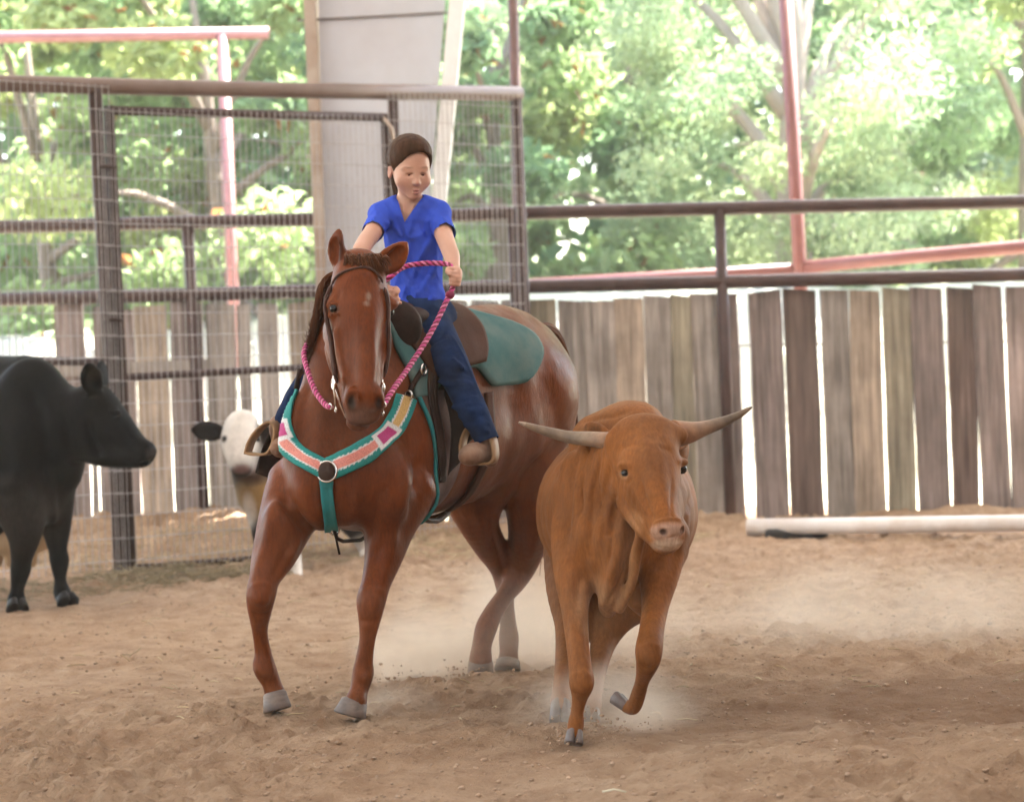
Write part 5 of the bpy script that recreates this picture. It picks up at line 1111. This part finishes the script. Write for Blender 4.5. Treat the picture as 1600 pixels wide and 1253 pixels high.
b_(920, 664, 8.0, (.05, .05, .05), (.12, .05, .02), .6); b_(1006, 1060, 7.85, (.06, .15, .09), (.19, .07, .025), .5)
place('body', new_mesh('body', v_, f_, M_steer, c), steer)
for q in ((978, 739, 7.754), (1066, 733, 7.832)):
    mb = MB(); mb.ball(P(*q), .0165); mb.build('eye', M_eye, steer)
for ps_, tipc in (([(966, 690, 7.88, .036), (950, 689, 7.90, .031), (925, 686, 7.95, .0265), (890, 683, 8.0, .022), (850, 673, 8.02, .016), (826, 665, 8.02, .010), (811, 660, 8.01, .004)], 0), ([(1052, 678, 7.90, .048), (1074, 676, 7.93, .040), (1098, 670, 7.96, .027), (1128, 660, 8.0, .020), (1153, 649, 8.02, .013), (1168, 640, 8.02, .008), (1175, 636, 8.02, .003)], 1)):
    s = spline([list(P(*q[:3])) + [q[3]] for q in ps_], 7); mb = MB(); mb.tube([Vector(q[:3]) for q in s], list(s[:, 3]), 16)
    cc = []
    for i in range(len(s)):
        t = i / (len(s) - 1); k = np.array([.22, .085, .03]) * max(0, 1 - t * (2.0 if tipc else 2.8)) + np.array([.22, .15, .10]) * min(1, t * (2.0 if tipc else 2.8))
        if .25 < t < .9: k = k * (1 - .45 * math.sin(math.pi * (t - .25) / .65) ** 2 * (1 if tipc else .7))
        if t > .9: k = np.array([.36, .27, .20]) if not tipc else np.array([.10, .075, .06])
        cc += [tuple(k)] * 16
    mb.c = cc; mb.build('horn', M_horn, steer)
def dews(t, b, rt, rb, fw, root): hoof(t, b, rt, rb, fw, True, M_chorn, 'hoof', root, 12)
dews(P(898, 1142, 7.835), P(896, 1163, 7.815), .027, .033, V(.1, -1, 0), steer)
dews(P(981, 1102, 7.97), P(965, 1086, 8.01), .024, .031, V(-.3, -.3, -1), steer)
dews(P(876, 1101, 8.39), P(876, 1131, 8.32), .036, .042, V(0, -1, -.25), steer)
dews(P(923, 1112, 8.45), P(920, 1134, 8.40), .034, .042, V(0, -1, -.1), steer)
hair('tail', [[P(975, 700, 9.45) + V(R_(-.02, .02), R_(-.02, .02), 0), P(985, 780, 9.58) + V(R_(-.03, .03), 0, 0), P(990, 900, 9.6) + V(R_(-.05, .05), R_(-.03, .03), R_(-.1, .05))] for i in range(40)], M_steer, steer, .012)

# --- black cow at the gate
M_black = mat('black_coat', attr=True, rough=0.5, var=0.3, scale=5, bump=0.003, bscale=60, bstretch=(1, 1, .3), fur=.3, spec=.04)
cow = thing('cow', 'big black cow standing side on before the wire mesh with head turned', 'cow', onground(40, 950))
cw = [chain([(-330, 690, 14.0, .36), (-240, 690, 13.95, .43), (-120, 690, 13.8, .45), (-20, 690, 13.65, .43), (45, 695, 13.5, .34)], .08), chain([(-330, 596, 14.0, .12), (-150, 590, 13.85, .13), (0, 592, 13.65, .13), (48, 596, 13.55, .15), (76, 612, 13.5, .12)], .12),
      ell(P(50, 640, 13.35), (.22, .16, .30), None, .08), chain([(70, 740, 13.45, .20), (60, 780, 13.45, .15)], .08),
      chain([(50, 660, 13.45, .25), (98, 664, 13.35, .225), (140, 654, 13.28, .175)], .08),
      chain([(148, 632, 13.25, .125), (176, 660, 13.22, .105), (204, 690, 13.2, .080), (224, 706, 13.18, .062)], .05), chain([(130, 690, 13.25, .115), (164, 708, 13.22, .080), (205, 716, 13.2, .058), (222, 718, 13.18, .046)], .05),
      ell(P(229, 705, 13.18), (.055, .07, .055), None, .03), ell(P(237, 708, 13.13), (.010, .018, .012), None, .008, True), ell(P(226, 722, 13.15), (.05, .05, .006), (V(1, 0, .3), Y_, V(-.3, 0, 1)), .008, True),
      ell(P(183, 645, 13.12), (.03, .02, .02), None, .02)]
cw += leaf_ear((150, 614, 13.15), (136, 570, 13.02), .068, V(.4, -1, .1)) + leaf_ear((160, 608, 13.34), (160, 566, 13.42), .066, V(1, -.3, 0), False)
cw += [chain([(72, 760, 13.55, .17), (86, 815, 13.58, .098), (90, 856, 13.58, .058), (93, 876, 13.58, .058), (94, 905, 13.59, .037), (97, 925, 13.59, .052), (101, 936, 13.56, .05)], .05, None, 5),
       chain([(30, 770, 13.35, .19), (38, 830, 13.3, .105), (34, 870, 13.3, .064), (32, 890, 13.3, .060), (27, 920, 13.3, .040), (26, 938, 13.3, .054), (26, 946, 13.28, .052)], .05, None, 5),
       chain([(-300, 740, 13.9, .26), (-310, 830, 13.9, .12), (-325, 890, 14.0, .06), (-322, 930, 13.95, .055)], .05), chain([(-290, 740, 14.2, .25), (-270, 830, 14.2, .12), (-285, 890, 14.3, .06), (-280, 920, 14.3, .055)], .05),
       ell(P(-60, 800, 13.75), (.35, .2, .2), None, .06)]
v_, f_ = sdf_mesh(cw, .0125)
v_ = sculpt(v_, f_, [([(40, 600), (62, 650), (66, 730), (50, 790)], .05, -.03), ([(92, 615), (104, 660), (108, 720)], .04, -.02), ([(134, 650), (146, 690), (160, 716)], .025, -.016), ([(170, 640), (186, 640)], .02, .010), ([(190, 660), (210, 690)], .02, -.008), ([(20, 640), (30, 720), (20, 780)], .06, .02), ([(70, 720), (82, 780), (84, 830)], .03, .015), ([(60, 800), (70, 850)], .025, -.015), ([(-10, 580), (50, 590)], .05, .02), ([(216, 724), (196, 718)], .01, -.008), ([(228, 694), (236, 716)], .012, .008)])
c = np.tile(np.array([.004, .0037, .004]), (len(v_), 1)); b_ = blobber(v_, c); b_(148, 592, 13.05, (.045, .05, .08), (.035, .028, .02), .5); b_(40, 800, 13.4, (.25, .3, .3), (.028, .022, .018), .7); b_(238, 710, 13.12, (.04, .05, .05), (.04, .035, .035), .6)
place('body', new_mesh('body', v_, f_, M_black, c), cow)
for q in ((184, 647, 13.115),):
    mb = MB(); mb.ball(P(q[0], q[1], q[2] + .012), .021); mb.build('eye', M_eye, cow)
M_chorn = mat('black_hoof', (.02, .018, .018), .6, spec=.2)
dews(P(102, 934, 13.56), P(106, 945, 13.52), .056, .066, V(.6, -.8, 0), cow); dews(P(26, 943, 13.28), P(27, 955, 13.24), .056, .066, V(.4, -.9, 0), cow)
ud = [ell(P(30, 838, 13.85), (.22, .17, .12), None, .03)] + [wchain([(P(x, 850, d), .035), (P(x, 874, d), .028), (P(x, 884, d), .012)], .03) for x, d in ((14, 13.8), (45, 13.75), (52, 13.95), (-2, 13.9))]
v_, f_ = sdf_mesh(ud, .012); place('udder', new_mesh('udder', v_, f_, mat('udder_skin', (.40, .27, .15), .6, var=.2, scale=6)), cow)

# --- white faced calf behind the horse
M_calf = mat('calf_coat', attr=True, rough=0.65, var=0.12, scale=9, bump=0.003, bscale=70, bstretch=(1, 1, .3), fur=.12, spec=.1)
calf = thing('calf', 'white faced calf with black ears peering out behind the horse', 'calf', onground(470, 905))
cf = [chain([(376, 676, 14.62, .118), (374, 690, 14.57, .118), (375, 712, 14.50, .090), (377, 728, 14.45, .072)], .03), ell(P(380, 656, 14.66), (.085, .09, .065), None, .05), chain([(385, 715, 14.66, .09), (383, 730, 14.55, .06)], .04),
      ell(P(377, 733, 14.42), (.066, .05, .042), None, .02), ell(P(368, 728, 14.375), (.012, .02, .012), None, .006, True), ell(P(387, 728, 14.375), (.012, .02, .012), None, .006, True), ell(P(377, 740, 14.37), (.05, .02, .005), None, .006, True),
      ell(P(350, 685, 14.49), (.018, .02, .016), None, .008, True),
      chain([(388, 700, 14.75, .13), (400, 745, 14.85, .15), (420, 770, 14.98, .20), (450, 755, 15.3, .26), (500, 745, 15.8, .27), (545, 745, 16.2, .24)], .06),
      chain([(408, 790, 14.90, .10), (408, 840, 14.9, .055), (412, 870, 14.9, .042), (414, 895, 14.88, .045), (415, 904, 14.85, .045)], .04), chain([(450, 790, 15.05, .11), (456, 840, 15.0, .058), (461, 870, 15.0, .042), (462, 895, 14.95, .045), (462, 901, 14.92, .045)], .04),
      chain([(530, 780, 16.1, .16), (560, 830, 16.1, .08), (572, 860, 16.15, .05), (572, 882, 16.0, .05)], .04), chain([(570, 780, 16.3, .16), (600, 830, 16.3, .08), (612, 860, 16.35, .05), (610, 880, 16.2, .05)], .04)]
cf += leaf_ear((348, 676, 14.68), (301, 671, 14.66), .066, V(-.1, -1, -.25)) + leaf_ear((404, 676, 14.70), (450, 668, 14.7), .066, V(.1, -1, -.25))
v_, f_ = sdf_mesh(cf, .0115)
c = np.tile(np.array([.018, .014, .013]), (len(v_), 1)); b_ = blobber(v_, c)
W = (.62, .58, .54)
b_(470, 760, 15.4, (.5, .8, .3), (.40, .34, .27), 1); b_(412, 770, 14.9, (.17, .3, .17), (.36, .235, .095), 1); b_(398, 742, 14.8, (.11, .2, .07), (.075, .045, .04), .9); b_(392, 796, 14.85, (.05, .25, .13), W, .8); b_(460, 890, 14.95, (.09, .3, .14), W, 1); b_(580, 870, 16.1, (.2, .35, .16), W, 1); b_(410, 835, 14.9, (.07, .2, .12), (.02, .018, .018), .9)
b_(375, 690, 14.5, (.155, .22, .19), W, 1); b_(378, 655, 14.6, (.13, .18, .10), W, 1)
for x in (325, 428): b_(x, 672, 14.66, (.125, .15, .1), (.016, .012, .012), 1)
b_(378, 733, 14.40, (.058, .08, .033), (.135, .075, .07), .95); b_(350, 686, 14.5, (.026, .06, .024), (.05, .03, .025), .9); b_(395, 735, 14.6, (.05, .1, .05), (.4, .3, .28), .4)
place('body', new_mesh('body', v_, f_, M_calf, c), calf)
mb = MB(); mb.ball(P(351, 686, 14.505), .017); mb.build('eye', M_eye, calf); mb = MB(); mb.ball(P(403, 686, 14.52), .017); mb.build('eye', M_eye, calf)
# ================================================================ DUST KICKED UP BY THE HOOVES
def dust_mat(name, dens, scale, seed, col=(.93, .85, .75)):
    m = bpy.data.materials.new(name); m.use_nodes = True; N, L = m.node_tree.nodes, m.node_tree.links; N.remove(N['Principled BSDF'])
    pv = N.new('ShaderNodeVolumePrincipled'); pv.inputs['Color'].default_value = (*col, 1); pv.inputs['Anisotropy'].default_value = .2
    tc = N.new('ShaderNodeTexCoord'); n = N.new('ShaderNodeTexNoise'); n.noise_dimensions = '4D'; n.inputs['W'].default_value = seed; n.inputs['Scale'].default_value = scale; n.inputs['Detail'].default_value = 4; n.inputs['Distortion'].default_value = .6; L.new(tc.outputs['Object'], n.inputs['Vector'])
    r = N.new('ShaderNodeMapRange'); r.inputs[1].default_value = .42; r.inputs[2].default_value = .68; L.new(n.outputs['Fac'], r.inputs[0])
    s = N.new('ShaderNodeVectorMath'); s.operation = 'SUBTRACT'; s.inputs[1].default_value = (.5, .5, .5); L.new(tc.outputs['Generated'], s.inputs[0])
    ln = N.new('ShaderNodeVectorMath'); ln.operation = 'LENGTH'; L.new(s.outputs[0], ln.inputs[0])
    f = N.new('ShaderNodeMapRange'); f.interpolation_type = 'SMOOTHSTEP'; f.inputs[1].default_value = .5; f.inputs[2].default_value = .08; L.new(ln.outputs['Value'], f.inputs[0])
    a = N.new('ShaderNodeMath'); a.operation = 'MULTIPLY'; L.new(r.outputs[0], a.inputs[0]); L.new(f.outputs[0], a.inputs[1])
    b = N.new('ShaderNodeMath'); b.operation = 'MULTIPLY'; L.new(a.outputs[0], b.inputs[0]); b.inputs[1].default_value = dens; L.new(b.outputs[0], pv.inputs['Density']); L.new(pv.outputs[0], N['Material Output'].inputs['Volume'])
    return m
def puff(c, r, dens, scale, seed):
    mb = MB(); mb.ball(c, r, nu=24, nv=14); return kind(mb.build('dust_cloud', dust_mat('dust', dens, scale, seed)), 'stuff')
puff(V(.05, 10.2, .10), (.85, .75, .42), 4.6, 2.6, 1.0)
puff(V(-.42, 9.75, .06), (.42, .35, .22), 9.0, 4.5, 2.0)
puff(V(1.45, 10.6, .08), (1.75, 1.0, .34), 1.3, 1.7, 3.0)
puff(V(.32, 8.25, .05), (.42, .38, .20), 6.5, 4.5, 4.0)
puff(V(-.55, 8.75, .02), (.28, .22, .12), 6.0, 6.0, 5.0)

# --- dusty summer air: far things pale
hz = MB(); hz.box((0, 35, 5.3), (130, 125, 6.4)); hm = bpy.data.materials.new('dusty_air'); hm.use_nodes = True
hm.node_tree.nodes.remove(hm.node_tree.nodes['Principled BSDF']); hv_ = hm.node_tree.nodes.new('ShaderNodeVolumePrincipled')
hv_.inputs['Color'].default_value = (.93, .95, .93, 1); hv_.inputs['Density'].default_value = 0.0014; hv_.inputs['Anisotropy'].default_value = 0.3
hm.node_tree.links.new(hv_.outputs[0], hm.node_tree.nodes['Material Output'].inputs['Volume'])
kind(hz.build('haze', hm, smooth=False), 'stuff')

# dirt thrown up by the hooves
def spray(c, r, n, seed):
    rg = np.random.default_rng(seed); mb = MB()
    for i in range(n):
        d = rg.normal(size=3) * np.array(r) * .5; p = V(c.x + d[0], c.y + d[1], max(.01, c.z + abs(d[2]))); s = .0025 + .006 * rg.random() ** 3
        mb.ball(p, (s * rg.uniform(.7, 1.3), s * rg.uniform(.7, 1.3), s * .8), nu=6, nv=4)
    return kind(mb.build('kicked_up_dirt', bpy.data.materials['dry_clods']), 'stuff')
spray(onground(640, 1065), (.40, .3, .06), 70, 3); spray(onground(740, 1060), (.25, .25, .05), 50, 4); spray(onground(925, 1150), (.20, .2, .07), 160, 5); spray(onground(900, 1160), (.08, .08, .03), 90, 6)
